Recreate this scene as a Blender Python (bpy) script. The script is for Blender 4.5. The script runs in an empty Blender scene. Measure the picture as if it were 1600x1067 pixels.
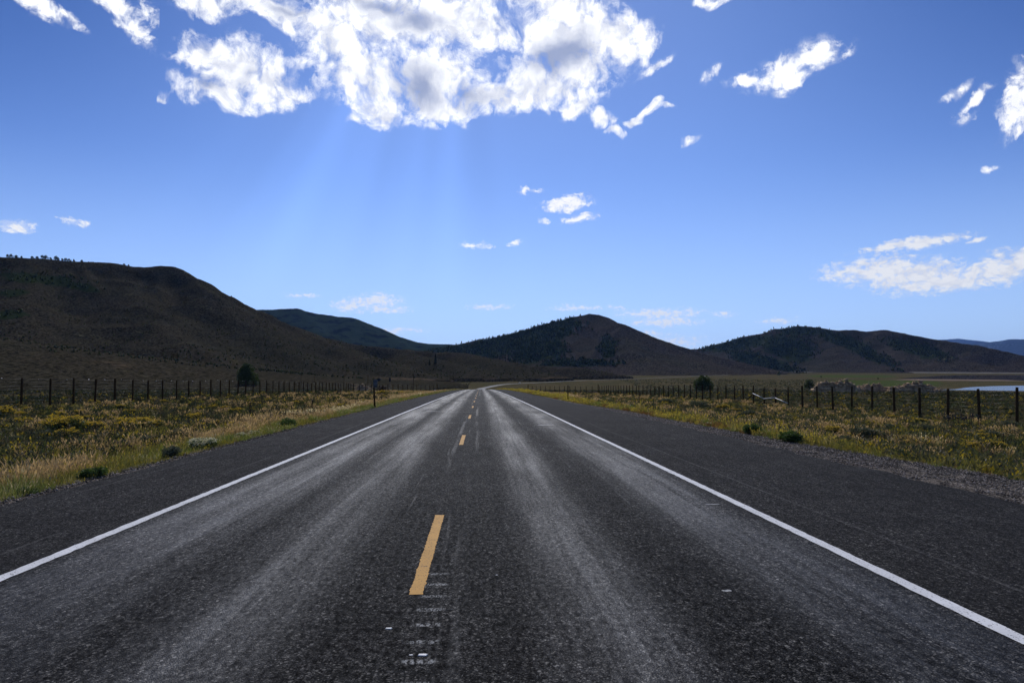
import bpy, math, random
import numpy as np
from mathutils import Vector, Matrix

random.seed(7)
rng = np.random.default_rng(11)
SC = bpy.context.scene
COL = SC.collection

# ------------------------------------------------------------------ camera
F = 1066.7                     # focal length in pixels of the 1600 px photograph (24 mm on full frame)
YAW = math.atan(49 / F)        # camera looks slightly right of the road's direction (+Y)
PITCH = math.atan(41.5 / F)    # and slightly up
CAMZ = 1.615
cam = bpy.data.cameras.new('camera')
cam.sensor_width = 36; cam.lens = 24.0
cam.clip_start = 0.1; cam.clip_end = 90000
camo = bpy.data.objects.new('camera', cam); COL.objects.link(camo)
camo.location = (0, 0, CAMZ)
camo.rotation_euler = (math.pi / 2 + PITCH, 0, -YAW)
SC.camera = camo
SC.view_settings.view_transform = 'Standard'
SC.view_settings.look = 'None'
SC.view_settings.exposure = 0.0
SC.view_settings.gamma = 1.0
SC.cycles.max_bounces = 6
SC.cycles.transparent_max_bounces = 6
SC.cycles.volume_bounces = 0

def ray(px, py):
    x, y, z = (px - 800) / F, 1.0, (533.5 - py) / F
    c, s = math.cos(PITCH), math.sin(PITCH)
    y, z = y * c - z * s, y * s + z * c
    c, s = math.cos(YAW), math.sin(YAW)
    x, y = x * c + y * s, -x * s + y * c
    n = math.sqrt(x * x + y * y + z * z)
    return x / n, y / n, z / n

def azel(px, py):
    x, y, z = ray(px, py)
    return math.atan2(x, y), math.asin(z)

def far(px, py, D):            # the point at horizontal distance D seen in that direction
    x, y, z = ray(px, py)
    h = math.hypot(x, y)
    return (x / h * D, y / h * D, CAMZ + z / h * D)

# ------------------------------------------------------------------ node helpers
class NT:
    def __init__(s, tree):
        s.t = tree; s.n = tree.nodes; s.l = tree.links
    def new(s, typ, **kw):
        n = s.n.new(typ)
        for k, v in kw.items(): setattr(n, k, v)
        return n
    def put(s, sock, v):
        if hasattr(v, 'is_output') or isinstance(v, bpy.types.NodeSocket): s.l.new(v, sock)
        elif v is not None:
            if isinstance(v, (tuple, list)) and len(v) == 3 and sock.type == 'RGBA': v = (*v, 1)
            sock.default_value = v
    def m(s, op, a, b=None, c=None, clamp=False):
        n = s.new('ShaderNodeMath', operation=op, use_clamp=clamp)
        s.put(n.inputs[0], a)
        if b is not None: s.put(n.inputs[1], b)
        if c is not None: s.put(n.inputs[2], c)
        return n.outputs[0]
    def vm(s, op, a, b=None, scale=None):
        n = s.new('ShaderNodeVectorMath', operation=op)
        s.put(n.inputs[0], a)
        if b is not None: s.put(n.inputs[1], b)
        if scale is not None: s.put(n.inputs['Scale'], scale)
        return n.outputs['Value'] if op in ('LENGTH', 'DOT_PRODUCT', 'DISTANCE') else n.outputs[0]
    def step(s, v, a, b, lo=0.0, hi=1.0, smooth=True):
        n = s.new('ShaderNodeMapRange', clamp=True)
        n.interpolation_type = 'SMOOTHSTEP' if smooth else 'LINEAR'
        s.put(n.inputs[0], v); s.put(n.inputs[1], a); s.put(n.inputs[2], b); s.put(n.inputs[3], lo); s.put(n.inputs[4], hi)
        return n.outputs[0]
    def noise(s, vec, scale, detail=4, rough=0.5, dist=0.0, lac=2.0, dim='3D'):
        n = s.new('ShaderNodeTexNoise', noise_dimensions=dim)
        s.put(n.inputs['Vector'], vec); s.put(n.inputs['Scale'], scale)
        n.inputs['Detail'].default_value = detail; n.inputs['Roughness'].default_value = rough
        n.inputs['Distortion'].default_value = dist; n.inputs['Lacunarity'].default_value = lac
        return n.outputs['Fac']
    def mix(s, f, a, b, blend='MIX'):
        n = s.new('ShaderNodeMix', data_type='RGBA', blend_type=blend)
        s.put(n.inputs[0], f); s.put(n.inputs[6], a); s.put(n.inputs[7], b)
        return n.outputs[2]
    def mapping(s, vec, loc=(0, 0, 0), rot=(0, 0, 0), scale=(1, 1, 1), typ='POINT'):
        n = s.new('ShaderNodeMapping', vector_type=typ)
        s.put(n.inputs[0], vec)
        n.inputs[1].default_value = loc; n.inputs[2].default_value = rot; n.inputs[3].default_value = scale
        return n.outputs[0]
    def comb(s, x, y, z=0.0):
        n = s.new('ShaderNodeCombineXYZ'); s.put(n.inputs[0], x); s.put(n.inputs[1], y); s.put(n.inputs[2], z)
        return n.outputs[0]
    def sep(s, v):
        n = s.new('ShaderNodeSeparateXYZ'); s.put(n.inputs[0], v); return n.outputs

# ------------------------------------------------------------------ sky and sun
SUN_EL, SUN_AZ = math.radians(39.5), math.radians(-1.8)
world = bpy.data.worlds.new('World'); SC.world = world; world.use_nodes = True
w = NT(world.node_tree); w.n.clear()
sky = w.new('ShaderNodeTexSky', sky_type='NISHITA')
sky.sun_disc = False
sky.sun_elevation = SUN_EL; sky.sun_rotation = SUN_AZ
sky.altitude = 2400; sky.air_density = 1.0; sky.dust_density = 0.6; sky.ozone_density = 3.0
tc = w.new('ShaderNodeTexCoord').outputs['Generated']
dx, dy, dz = w.sep(tc)
az = w.m('ARCTAN2', dx, dy)
el = w.m('ARCSINE', dz)
azel_v = w.comb(az, el)
SKYK = 0.09
# polarised blue: deeper high up and away from the sun's bearing
deep = w.m('MULTIPLY', w.step(el, 0.08, 0.54), w.step(w.m('ABSOLUTE', w.m('SUBTRACT', az, 0.08)), 0.20, 0.78))
skyc = w.vm('MULTIPLY', sky.outputs[0], (0.94 * SKYK, 1.04 * SKYK, 1.36 * SKYK))
skyc = w.mix(deep, skyc, w.vm('MULTIPLY', skyc, (0.36, 0.50, 0.66)))
low = w.step(el, 0.30, -0.02)                       # dusty white horizon takes the edge off the cyan
skyc = w.mix(w.m('MULTIPLY', low, 0.62), skyc, (0.46, 0.63, 0.92))
# faint crepuscular fan below the big cloud
ang = w.m('DIVIDE', w.m('SUBTRACT', az, SUN_AZ), w.m('SUBTRACT', SUN_EL + 0.02, el))
fan = w.noise(w.comb(ang, 0.3, 0), 3.6, 2, 0.5, dim='2D')
fanm = w.m('MULTIPLY', w.step(ang, -1.0, -0.35), w.step(ang, 0.25, -0.1))
fanm = w.m('MULTIPLY', fanm, w.m('MULTIPLY', w.step(el, 0.46, 0.34), w.step(el, 0.04, 0.30)))
skyc = w.vm('SCALE', skyc, scale=w.m('ADD', 1.0, w.m('MULTIPLY', fanm, w.m('MULTIPLY', w.m('SUBTRACT', fan, 0.38), 0.60))))
def bgshader(c):
    b_ = w.new('ShaderNodeBackground'); w.put(b_.inputs[0], c); b_.inputs[1].default_value = 1.0; return b_.outputs[0]
def blobs(lst, av):
    acc = None
    for (px, py, a, b, t, wt) in lst:
        ca, ce = azel(px, py)
        a0, e0 = azel(px + 6, py); a1, e1 = azel(px, py - 6)
        kx, ky = abs(a0 - ca) / 6, abs(e1 - ce) / 6
        src = av if acc is None else w.vm('SCALE', av, scale=w.m('MULTIPLY_ADD', acc, 1e-7, 1.0))   # keeps the node stack short
        mp = w.mapping(src, (ca, ce, 0), (0, 0, math.radians(t)), (a * kx, b * ky, 1), 'TEXTURE')
        f = w.m('MULTIPLY', w.m('SUBTRACT', 1.0, w.vm('LENGTH', mp)), float(wt))
        acc = f if acc is None else w.m('SMOOTH_MAX', acc, f, 0.35)
    return acc
# the clouds of this afternoon: each bank is (window, detail scale, grey cores, puffs), a puff = centre, half sizes, tilt, weight
BANKS = [
 ((250, -90, 1062, 245), 13.0, 1.0,
  [(870,92,82,44,15,1.2),(655,132,54,42,0,1.15),(735,150,48,26,0,.95),(335,142,34,26,0,.95),(655,38,70,30,0,.85),(600,15,80,20,0,.8),(450,14,70,14,0,.6),(900,60,40,30,0,.5),(385,112,14,20,0,.5),(560,130,20,20,0,.4)],
  [(300,-12,110,30,0,1),(440,16,95,30,-10,1),(515,62,70,46,-20,1),(600,35,120,60,0,1.1),(562,118,58,50,0,1),(590,160,38,32,0,1),(680,125,76,60,0,1.1),(690,160,76,26,0,1),(768,152,52,26,0,1),(700,30,85,60,0,1.1),(762,40,50,50,0,.8),(800,-30,160,26,0,1),
   (885,60,100,60,0,1.15),(832,132,60,38,0,1),(900,118,66,48,0,1),(965,60,52,50,0,1),(870,5,60,24,0,1),(1005,66,28,14,30,.8),
   (362,110,62,48,0,1.05),(322,86,48,34,0,.9),(428,126,48,42,0,1),(340,152,66,22,0,1),(462,136,30,14,0,.7),(292,100,30,14,0,.6),(535,92,40,26,0,.6),(250,153,14,6,0,.7),
   (905,165,28,14,20,.9),(943,186,28,13,-20,.9),(968,209,20,6,0,.8),(520,40,20,10,0,.5),(585,186,30,8,10,.5),(1030,95,24,10,30,.5),(480,100,24,8,0,.4),(1000,186,26,6,30,.8),(1022,174,22,7,30,.7),(1047,172,14,6,0,.7)]),
 ((-40, -90, 248, 90), 16.0, 0.3, None, [(55,4,48,20,-20,.9),(110,30,26,8,-30,.7),(170,-4,55,22,-35,1),(212,44,46,16,-42,.95),(228,20,20,20,-30,.5)]),
 ((1064, -90, 1760, 280), 15.0, 0.35, None, [(1235,105,76,26,14,1),(1268,92,46,28,12,1),(1240,128,40,16,20,1),(1165,120,32,11,0,.9),(1072,222,18,6,10,.55),(1110,115,16,7,30,.45),(1118,0,24,7,0,.7),
   (1596,168,36,48,-25,1),(1622,130,40,50,0,1),(1522,158,42,10,32,.8),(1492,147,32,9,25,.8),(1505,184,20,8,15,.6),(1548,262,12,4,15,.4)]),
 ((690, 283, 945, 392), 26.0, 0.2, None, [(882,318,40,11,5,1),(908,342,28,9,5,.9),(820,298,12,7,20,.8),(848,347,11,5,0,.7),(840,295,10,4,0,.6),(742,383,30,7,0,.8),(806,378,14,4,0,.7)]),
 ((-30, 330, 150, 372), 26.0, 0.1, None, [(25,355,36,9,-5,.9),(112,347,26,6,0,.7)]),
 ((1265, 350, 1760, 470), 24.0, 0.45, None, [(1425,381,92,10,5,1),(1482,370,34,10,8,.9),(1395,426,122,24,-2,1.05),(1480,438,125,23,2,1.05),(1590,412,95,26,8,1.05),(1360,410,60,8,5,.7),(1525,375,16,5,20,.6),(1680,400,90,26,0,1)]),
 ((430, 452, 1262, 548), 38.0, 0.15, None, [(548,478,30,11,0,.9),(588,470,45,11,0,.85),(600,484,42,6,0,.8),(610,516,55,5,0,.6),(470,462,28,3.5,0,.6),(765,480,36,5,0,.65),(898,480,40,5,0,.7),(1030,490,68,9,0,.9),(1040,503,60,7,0,.8),
   (1132,491,24,4,0,.7),(1215,502,32,5,0,.6),(1055,534,48,9,0,.6),(960,482,18,4,0,.5),(1010,522,32,5,0,.5)]),
]
shader = bgshader(skyc)
for bi, (win, sc, greyk, cores, lst) in enumerate(BANKS):
    v = w.comb(az, w.m('MULTIPLY', el, 1.0 + .7 * (sc > 20)))
    warp = w.new('ShaderNodeTexNoise', noise_dimensions='2D'); w.put(warp.inputs['Vector'], v); warp.inputs['Scale'].default_value = sc * .9; warp.inputs['Detail'].default_value = 3
    wv = w.vm('ADD', azel_v, w.vm('SCALE', w.vm('SUBTRACT', warp.outputs['Color'], (.5, .5, .5)), scale=(.75 if bi == 0 else .5) / sc))
    Fld = blobs(lst, wv)
    vw = w.vm('ADD', v, w.vm('SCALE', w.vm('SUBTRACT', warp.outputs['Color'], (.5, .5, .5)), scale=.5 / sc))
    vo = w.new('ShaderNodeTexVoronoi', feature='F1', voronoi_dimensions='2D'); w.put(vo.inputs['Vector'], vw); vo.inputs['Scale'].default_value = sc * 2.4
    vo.inputs['Detail'].default_value = 2.0; vo.inputs['Roughness'].default_value = .55
    puff = w.m('SUBTRACT', .42, vo.outputs['Distance'])
    n1 = w.noise(vw, sc * 3.4, 8, .70, dim='2D')
    nb = w.m('ADD', w.m('MULTIPLY', w.m('SUBTRACT', n1, 0.5), 3.1 if bi in (1, 2) else 2.4), w.m('MULTIPLY', w.m('SUBTRACT', puff, -.12), .9))
    dens = w.m('ADD', w.m('MULTIPLY', Fld, 1.35), nb)
    near = w.step(Fld, -0.30, 0.0)
    cov = w.m('MULTIPLY', w.step(dens, *((-.42, .50) if bi == 0 else (-.24, .62)), smooth=False), near)
    wisp = w.m('MULTIPLY', w.step(w.m('ADD', Fld, w.m('MULTIPLY', w.m('SUBTRACT', n1, 0.5), 2.2)), -.25, .75), .40)
    cov = w.m('MAXIMUM', cov, w.m('MULTIPLY', wisp, w.step(Fld, -.5, .1)))
    if bi in (5, 6): cov = w.m('MULTIPLY', cov, .92 if bi == 5 else .8)
    n3 = w.noise(vw, sc * 1.5, 5, .62, dim='2D')
    shade = w.m('MULTIPLY', w.step(w.m('ADD', n3, w.m('MULTIPLY', puff, -.35)), 0.50, 0.78), greyk * .45)
    if cores:
        cf = blobs(cores, wv)
        shade = w.m('MAXIMUM', w.m('MULTIPLY', shade, w.step(Fld, .05, .5)), w.m('MULTIPLY', w.step(w.m('ADD', cf, w.m('MULTIPLY', w.m('SUBTRACT', n3, .5), 1.0)), -.15, .95), .95))
    lum = {5: .88, 6: .86, 3: 1.0, 4: .95}.get(bi, 1.14)
    ccol = w.mix(shade, (lum, lum * 1.005, lum * 1.02), (.30, .36, .56))
    cs = bgshader(w.mix(cov, skyc, ccol))
    (a0, e0), (a1, e1) = azel(win[0], win[3]), azel(win[2], win[1])
    ec, ac = (e0 + e1) / 2, (a0 + a1) / 2
    e0 = min(azel(win[0], win[3])[1], azel(win[2], win[3])[1]); e1 = max(azel(win[0], win[1])[1], azel(win[2], win[1])[1], azel(800, win[1])[1] if win[0] < 800 < win[2] else -1)
    a0 = min(azel(win[0], win[3])[0], azel(win[0], win[1])[0]); a1 = max(azel(win[2], win[3])[0], azel(win[2], win[1])[0])
    inw = w.m('MULTIPLY', w.m('MULTIPLY', w.m('GREATER_THAN', az, a0), w.m('LESS_THAN', az, a1)), w.m('MULTIPLY', w.m('GREATER_THAN', el, e0), w.m('LESS_THAN', el, e1)))
    mx = w.new('ShaderNodeMixShader'); w.l.new(inw, mx.inputs[0]); w.l.new(shader, mx.inputs[1]); w.l.new(cs, mx.inputs[2])
    shader = mx.outputs[0]
wo = w.new('ShaderNodeOutputWorld'); w.l.new(shader, wo.inputs[0])
world.cycles.sampling_method = 'MANUAL'; world.cycles.sample_map_resolution = 256

sl = bpy.data.lights.new('sun', 'SUN'); sl.energy = 3.0; sl.angle = math.radians(0.5); sl.color = (1.0, 0.965, 0.92)
so = bpy.data.objects.new('sun', sl); COL.objects.link(so)
sd = Vector((math.cos(SUN_EL) * math.sin(SUN_AZ), math.cos(SUN_EL) * math.cos(SUN_AZ), math.sin(SUN_EL)))
so.rotation_euler = sd.to_track_quat('Z', 'Y').to_euler(); so.location = (0, 0, 60)

# ------------------------------------------------------------------ mesh helpers
def mesh_np(name, V, faces, mat=None, parent=None, col=None, smooth=False, link=True):
    """faces: list of (n,k) int arrays"""
    me = bpy.data.meshes.new(name)
    V = np.asarray(V, np.float32)
    me.vertices.add(len(V)); me.vertices.foreach_set('co', V.ravel())
    if not isinstance(faces, list): faces = [faces]
    faces = [np.asarray(f, np.int32) for f in faces if len(f)]
    li = np.concatenate([f.ravel() for f in faces])
    cnt = np.concatenate([np.full(len(f), f.shape[1], np.int32) for f in faces])
    st = np.concatenate([[0], np.cumsum(cnt)[:-1]]).astype(np.int32)
    me.loops.add(len(li)); me.loops.foreach_set('vertex_index', li)
    me.polygons.add(len(cnt)); me.polygons.foreach_set('loop_start', st); me.polygons.foreach_set('loop_total', cnt)
    me.update(calc_edges=True)
    if smooth: me.polygons.foreach_set('use_smooth', np.ones(len(cnt), bool))
    if col is not None:
        a = me.color_attributes.new('tint', 'FLOAT_COLOR', 'POINT')
        c4 = np.ones((len(V), 4), np.float32); c4[:, :3] = col
        a.data.foreach_set('color', c4.ravel())
    if mat: me.materials.append(mat)
    o = bpy.data.objects.new(name, me)
    if link: COL.objects.link(o)
    if parent: o.parent = parent
    return o

def grid_faces(nu, nv):
    i = np.arange(nu - 1)[:, None] * nv + np.arange(nv - 1)[None, :]
    i = i.ravel()
    return np.stack([i, i + nv, i + nv + 1, i + 1], 1)

class MB:
    """collects simple shapes for one mesh"""
    def __init__(s): s.V = []; s.Fs = {}; s.n = 0
    def add(s, V, Fc):
        V = np.asarray(V, float)
        for f in Fc: s.Fs.setdefault(len(f), []).append([i + s.n for i in f])
        s.V.append(V); s.n += len(V)
    def box(s, c, size, rz=0.0, taper=1.0):
        x, y, z = [k / 2 for k in size]
        P = [(-x, -y, -z), (x, -y, -z), (x, y, -z), (-x, y, -z)]
        P += [(a * taper, b * taper, z) for a, b, _ in P]
        cr, sr = math.cos(rz), math.sin(rz)
        P = [(a * cr - b * sr + c[0], a * sr + b * cr + c[1], d + c[2]) for a, b, d in P]
        s.add(P, [(0, 3, 2, 1), (4, 5, 6, 7), (0, 1, 5, 4), (1, 2, 6, 5), (2, 3, 7, 6), (3, 0, 4, 7)])
    def tube(s, pts, radii, n=8, jit=0.0):
        P = [Vector(p) for p in pts]
        if not hasattr(radii, '__len__'): radii = [radii] * len(P)
        rings = []
        for i, p in enumerate(P):
            d = (P[min(i + 1, len(P) - 1)] - P[max(i - 1, 0)]).normalized()
            a = d.cross(Vector((0, 0, 1)) if abs(d.z) < .9 else Vector((1, 0, 0))).normalized(); b = d.cross(a)
            for k in range(n):
                t = 2 * math.pi * k / n
                r = radii[i] * (1 + jit * (random.random() - .5))
                rings.append(p + a * r * math.cos(t) + b * r * math.sin(t))
        Fc = []
        for i in range(len(P) - 1):
            for k in range(n):
                k2 = (k + 1) % n
                Fc.append((i * n + k, i * n + k2, (i + 1) * n + k2, (i + 1) * n + k))
        Fc.append(tuple(range(n))[::-1]); Fc.append(tuple((len(P) - 1) * n + k for k in range(n)))
        s.add([tuple(v) for v in rings], Fc)
    def build(s, name, mat, parent=None, smooth=False, link=True):
        return mesh_np(name, np.concatenate(s.V), [np.array(f) for f in s.Fs.values()], mat, parent, smooth=smooth, link=link)

def tag(o, label=None, cat=None, group=None, kind=None):
    if label: o['label'] = label
    if cat: o['category'] = cat
    if group: o['group'] = group
    if kind: o['kind'] = kind
    return o
def empty(name, loc, rz=0.0):
    o = bpy.data.objects.new(name, None); COL.objects.link(o); o.location = loc; o.rotation_euler = (0, 0, rz); o.empty_display_size = .3
    return o
def copy_tree(o, parent=None):
    c = o.copy(); COL.objects.link(c)
    if parent: c.parent = parent
    for ch in list(o.children): copy_tree(ch, c)
    return c

# value noise
_tab = rng.random((256, 256))
def vnoise(x, y):
    xi = np.floor(x).astype(int); yi = np.floor(y).astype(int)
    fx = x - xi; fy = y - yi
    fx = fx * fx * (3 - 2 * fx); fy = fy * fy * (3 - 2 * fy)
    g = lambda a, b: _tab[a % 256, b % 256]
    return (g(xi, yi) * (1 - fx) + g(xi + 1, yi) * fx) * (1 - fy) + (g(xi, yi + 1) * (1 - fx) + g(xi + 1, yi + 1) * fx) * fy
def fbm(x, y, o=4, g=0.5):
    s = 0; a = 1; t = 0
    for k in range(o):
        s = s + a * vnoise(x * 2 ** k + 17.3 * k, y * 2 ** k + 9.1 * k); t += a; a *= g
    return s / t - 0.5
def sst(a, b, x):
    t = np.clip((x - a) / (b - a), 0, 1); return t * t * (3 - 2 * t)

# ------------------------------------------------------------------ terrain heights
def roadz(Y):
    Y = np.asarray(Y, float)
    a = -0.019 * Y - 2.7e-5 * np.clip(Y - 20, 0, 230) ** 2 - 0.01242 * np.clip(Y - 250, 0, None)
    f = -22.0
    k = 1.6
    return f + k * np.log1p(np.exp(np.clip((a - f) / k, -40, 40))) * (np.abs((a - f) / k) < 40) + np.where((a - f) / k >= 40, a - f, 0)
XS = [-400, -60, -38, -24, -16, -10, -6.6, -6.2, 7.3, 9.2, 13, 18, 26, 38, 80, 400]
OS = [-.4, -.7, -.62, -.8, -.85, -.45, -.06, -.03, -.03, -.12, -.7, -1.25, -1.5, -1.52, -1.6, -1.5]
def ground(X, Y):
    X = np.asarray(X, float); Y = np.asarray(Y, float)
    Y = Y + sst(60, 420, X) * (np.hypot(X, Y) - Y) * (Y > 0)
    base = roadz(Y)
    left = sst(-30, -260, X)
    fl = -22 + 9.5 * left * (1 - sst(2500, 5000, Y))
    k = 2.0
    base = np.maximum(base, fl) + k * np.exp(-np.abs(base - fl) / k) * 0.5 * left
    fade = 1 - sst(500, 760, Y)
    off = np.interp(X, XS, OS) * fade
    away = np.clip((np.abs(X - 0.5) - 7.5) / 12, 0, 1) * (1 - 0.999 * sst(600, 800, Y))
    und = away * (0.55 * fbm(X / 14, Y / 14, 4) + 1.2 * fbm(X / 70 + 5, Y / 70, 3) * sst(30, 90, np.abs(X)))
    dip = -1.0 * sst(-45, -110, X) * (1 - sst(300, 500, Y))
    return base + off + und + dip
def hit(px, py, dmax=9000):
    x, y, z = ray(px, py)
    t = np.geomspace(3, dmax, 6000)
    zz = CAMZ + z * t - ground(x * t, y * t)
    i = np.argmax(zz < 0) if (zz < 0).any() else len(t) - 1
    t = t[i]
    X, Y = x * t, y * t
    return X, Y, float(ground(X, Y))
def gz(x, y): return float(ground(x, y))

# ------------------------------------------------------------------ materials
def new_mat(name):
    m = bpy.data.materials.new(name); m.use_nodes = True
    n = NT(m.node_tree); n.n.clear()
    b = n.new('ShaderNodeBsdfPrincipled'); o = n.new('ShaderNodeOutputMaterial')
    n.l.new(b.outputs[0], o.inputs[0])
    return m, n, b, o
def simple(name, c, rough=.7, metal=0., var=.35, scale=6., bump=.3):
    m, n, b, o = new_mat(name)
    p = n.new('ShaderNodeTexCoord').outputs['Object']
    f = n.noise(p, scale, 6, .6)
    f2 = n.step(f, .3, .7, 1 - var, 1 + var)
    n.put(b.inputs['Base Color'], n.vm('SCALE', tuple(c), scale=f2))
    b.inputs['Roughness'].default_value = rough; b.inputs['Metallic'].default_value = metal
    if bump:
        bp = n.new('ShaderNodeBump'); bp.inputs['Strength'].default_value = bump; bp.inputs['Distance'].default_value = .02
        n.put(bp.inputs['Height'], n.noise(p, scale * 5, 5, .6)); n.l.new(bp.outputs[0], b.inputs['Normal'])
    return m

def asphalt():
    m, n, b, o = new_mat('asphalt')
    P = n.new('ShaderNodeNewGeometry').outputs['Position']
    X, Y, Z = n.sep(P)
    wob = n.m('MULTIPLY', n.m('SUBTRACT', n.noise(n.mapping(P, scale=(.05, .05, .05)), 1.0, 3), .5), .35)
    Xw = n.m('ADD', X, wob)
    def band(c, hw, soft):
        d = n.m('ABSOLUTE', n.m('SUBTRACT', Xw, c))
        return n.step(d, hw + soft, max(hw - soft, 0.0))
    streak = n.noise(n.mapping(P, scale=(3.5, .10, 1)), 1.0, 5, .62)
    streak2 = n.noise(n.mapping(P, scale=(14, .22, 1)), 1.0, 4, .6)
    patch = n.noise(n.mapping(P, scale=(.9, .16, 1)), 1.0, 4, .55)
    lane = n.m('MULTIPLY', n.step(X, -3.98, -3.9), n.step(X, 3.42, 3.34))
    bands = n.m('MAXIMUM', n.m('MAXIMUM', band(-3.2, .55, .38), n.m('MULTIPLY', band(-1.75, .42, .38), .78)),
                n.m('MAXIMUM', n.m('MULTIPLY', band(.86, .30, .36), .9), n.m('MULTIPLY', band(2.75, .5, .42), .9)))
    bands = n.m('MULTIPLY', bands, lane)
    sk = n.m('ADD', n.m('MULTIPLY', n.step(streak, .3, .7), .5), n.m('MULTIPLY', n.step(patch, .3, .7), .5))
    fine_st = n.m('ADD', n.m('MULTIPLY', n.step(streak2, .32, .68), .65), n.m('MULTIPLY', n.step(n.noise(n.mapping(P, scale=(34, .8, 1)), 1.0, 3, .6), .3, .7), .35))
    grain = n.noise(n.mapping(P, scale=(26, 12.0, 1)), 1.0, 3, .7)
    grain2 = n.noise(n.mapping(P, scale=(6, 1.6, 1)), 1.0, 4, .7)
    track = n.m('MULTIPLY', bands, n.m('MULTIPLY', n.m('ADD', .1, n.m('MULTIPLY', sk, 1.15)), n.m('ADD', .52, n.m('MULTIPLY', fine_st, .58))))
    track = n.m('MAXIMUM', track, n.m('MULTIPLY', n.m('MULTIPLY', lane, n.step(streak2, .56, .74)), n.m('MULTIPLY', n.step(streak, .42, .62), .45)))
    thin = n.m('MULTIPLY', n.m('MULTIPLY', band(-.14, .06, .05), lane), n.m('MULTIPLY', n.step(streak, .45, .65), .4))
    thin2 = n.m('MULTIPLY', n.m('MULTIPLY', n.step(n.m('ABSOLUTE', n.m('SUBTRACT', X, -.62)), .07, .02), n.step(Y, 10, 14)), n.m('MULTIPLY', n.step(patch, .4, .6), .33))
    track = n.m('MAXIMUM', n.m('MAXIMUM', track, thin), thin2)
    # aggregate stones
    vo = n.new('ShaderNodeTexVoronoi'); n.put(vo.inputs['Vector'], P); vo.inputs['Scale'].default_value = 105
    r = n.sep(vo.outputs['Color'])[0]
    vo2 = n.new('ShaderNodeTexVoronoi'); n.put(vo2.inputs['Vector'], P); vo2.inputs['Scale'].default_value = 60
    r2 = n.sep(vo2.outputs['Color'])[1]
    chips = n.m('ADD', n.m('POWER', r, 9.0), n.m('MULTIPLY', n.m('POWER', r2, 22.0), 1.0))
    tone = n.m('ADD', .10, n.m('MULTIPLY', r, .75))
    shl = n.m('SUBTRACT', 1.0, lane)
    base = n.mix(r2, (.012, .012, .013), (.030, .029, .028))
    base = n.vm('SCALE', base, scale=tone)
    base = n.vm('ADD', base, n.vm('SCALE', (.27, .255, .225), scale=n.m('MULTIPLY', chips, n.m('ADD', .42, n.m('MULTIPLY', track, .3)))))
    big = n.noise(P, .35, 5, .6)
    base = n.vm('SCALE', base, scale=n.step(big, .3, .7, .66, 1.12))
    base = n.vm('SCALE', base, scale=n.m('MULTIPLY', n.step(grain, .32, .68, .42, 1.6), n.step(grain2, .32, .68, .65, 1.35)))
    shc = n.mix(shl, base, n.vm('ADD', n.vm('SCALE', base, scale=.9), (.011, .0108, .0108)))
    polished = n.mix(n.m('MULTIPLY', track, .55), shc, n.vm('ADD', n.vm('SCALE', shc, scale=1.1), (.024, .024, .027)))
    # light joint lines on both shoulders, one across the road, one crack
    ln = lambda v, c, hw: n.step(n.m('ABSOLUTE', n.m('SUBTRACT', v, c)), hw, hw * .35)
    gritty = n.step(n.noise(P, 30, 3), .38, .6)
    brk = n.step(patch, .40, .52)
    jl = n.m('MAXIMUM', n.m('MULTIPLY', ln(n.m('ADD', X, n.m('MULTIPLY', wob, .2)), -4.5, .035), brk), n.m('MULTIPLY', ln(n.m('ADD', X, n.m('MULTIPLY', wob, .2)), 4.15, .03), brk))
    jl = n.m('MAXIMUM', jl, n.m('MULTIPLY', ln(n.m('ADD', X, n.m('MULTIPLY', wob, .1)), -5.85, .025), n.step(patch, .45, .6)))
    Yw = n.m('ADD', Y, n.m('MULTIPLY', n.m('SUBTRACT', n.noise(P, 1.5, 2), .5), .35))
    tr = n.m('MULTIPLY', n.m('MULTIPLY', ln(Yw, 36.2, .26), n.step(n.m('ABSOLUTE', n.m('ADD', X, .6)), 2.9, 2.3)), .9)
    jl = n.m('MULTIPLY', n.m('MAXIMUM', jl, tr), gritty)
    polished = n.mix(n.m('MULTIPLY', jl, .6), polished, (.13, .125, .12))
    wc = n.m('MULTIPLY', n.m('SUBTRACT', n.noise(P, .8, 4, .65), .5), .28)
    crack = n.m('MULTIPLY', ln(n.m('ADD', X, wc), 2.18, .022), n.m('MULTIPLY', n.step(Y, 8, 12), n.step(Y, 32, 27)))
    wc2 = n.m('MULTIPLY', n.m('SUBTRACT', n.noise(P, 1.1, 4, .65), .5), .3)
    crack2 = n.m('MULTIPLY', ln(n.m('ADD', X, wc2), -2.45, .015), n.m('MULTIPLY', n.step(Y, 14, 20), n.step(Y, 60, 50)))
    crack = n.m('MAXIMUM', crack, crack2)
    polished = n.mix(crack, polished, (.004, .004, .004))
    # scuffed-up rumble marks beside the first dash
    per = n.m('ABSOLUTE', n.m('SUBTRACT', n.m('FRACT', n.m('DIVIDE', n.m('ADD', Y, .02), .30)), .5))
    rm = n.m('MULTIPLY', n.step(per, .15, .05), n.m('MULTIPLY', n.step(n.m('ABSOLUTE', n.m('ADD', X, .355)), .115, .07), n.m('MULTIPLY', n.step(Y, 6.25, 5.6), n.step(n.noise(n.mapping(P, scale=(2.2, .8, 1)), 30, 3, .7), .44, .62))))
    polished = n.mix(n.m('MULTIPLY', rm, .8), polished, (.42, .42, .40))
    n.put(b.inputs['Base Color'], polished)
    rg = n.m('SUBTRACT', .70, n.m('MULTIPLY', track, .20))
    rg = n.m('ADD', rg, n.m('MULTIPLY', shl, .13))
    n.put(b.inputs['Roughness'], rg)
    n.put(b.inputs['Specular IOR Level'], n.m('MULTIPLY', n.m('ADD', .022, n.m('MULTIPLY', track, .15)), n.step(grain, .32, .68, .4, 1.6)))
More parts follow.
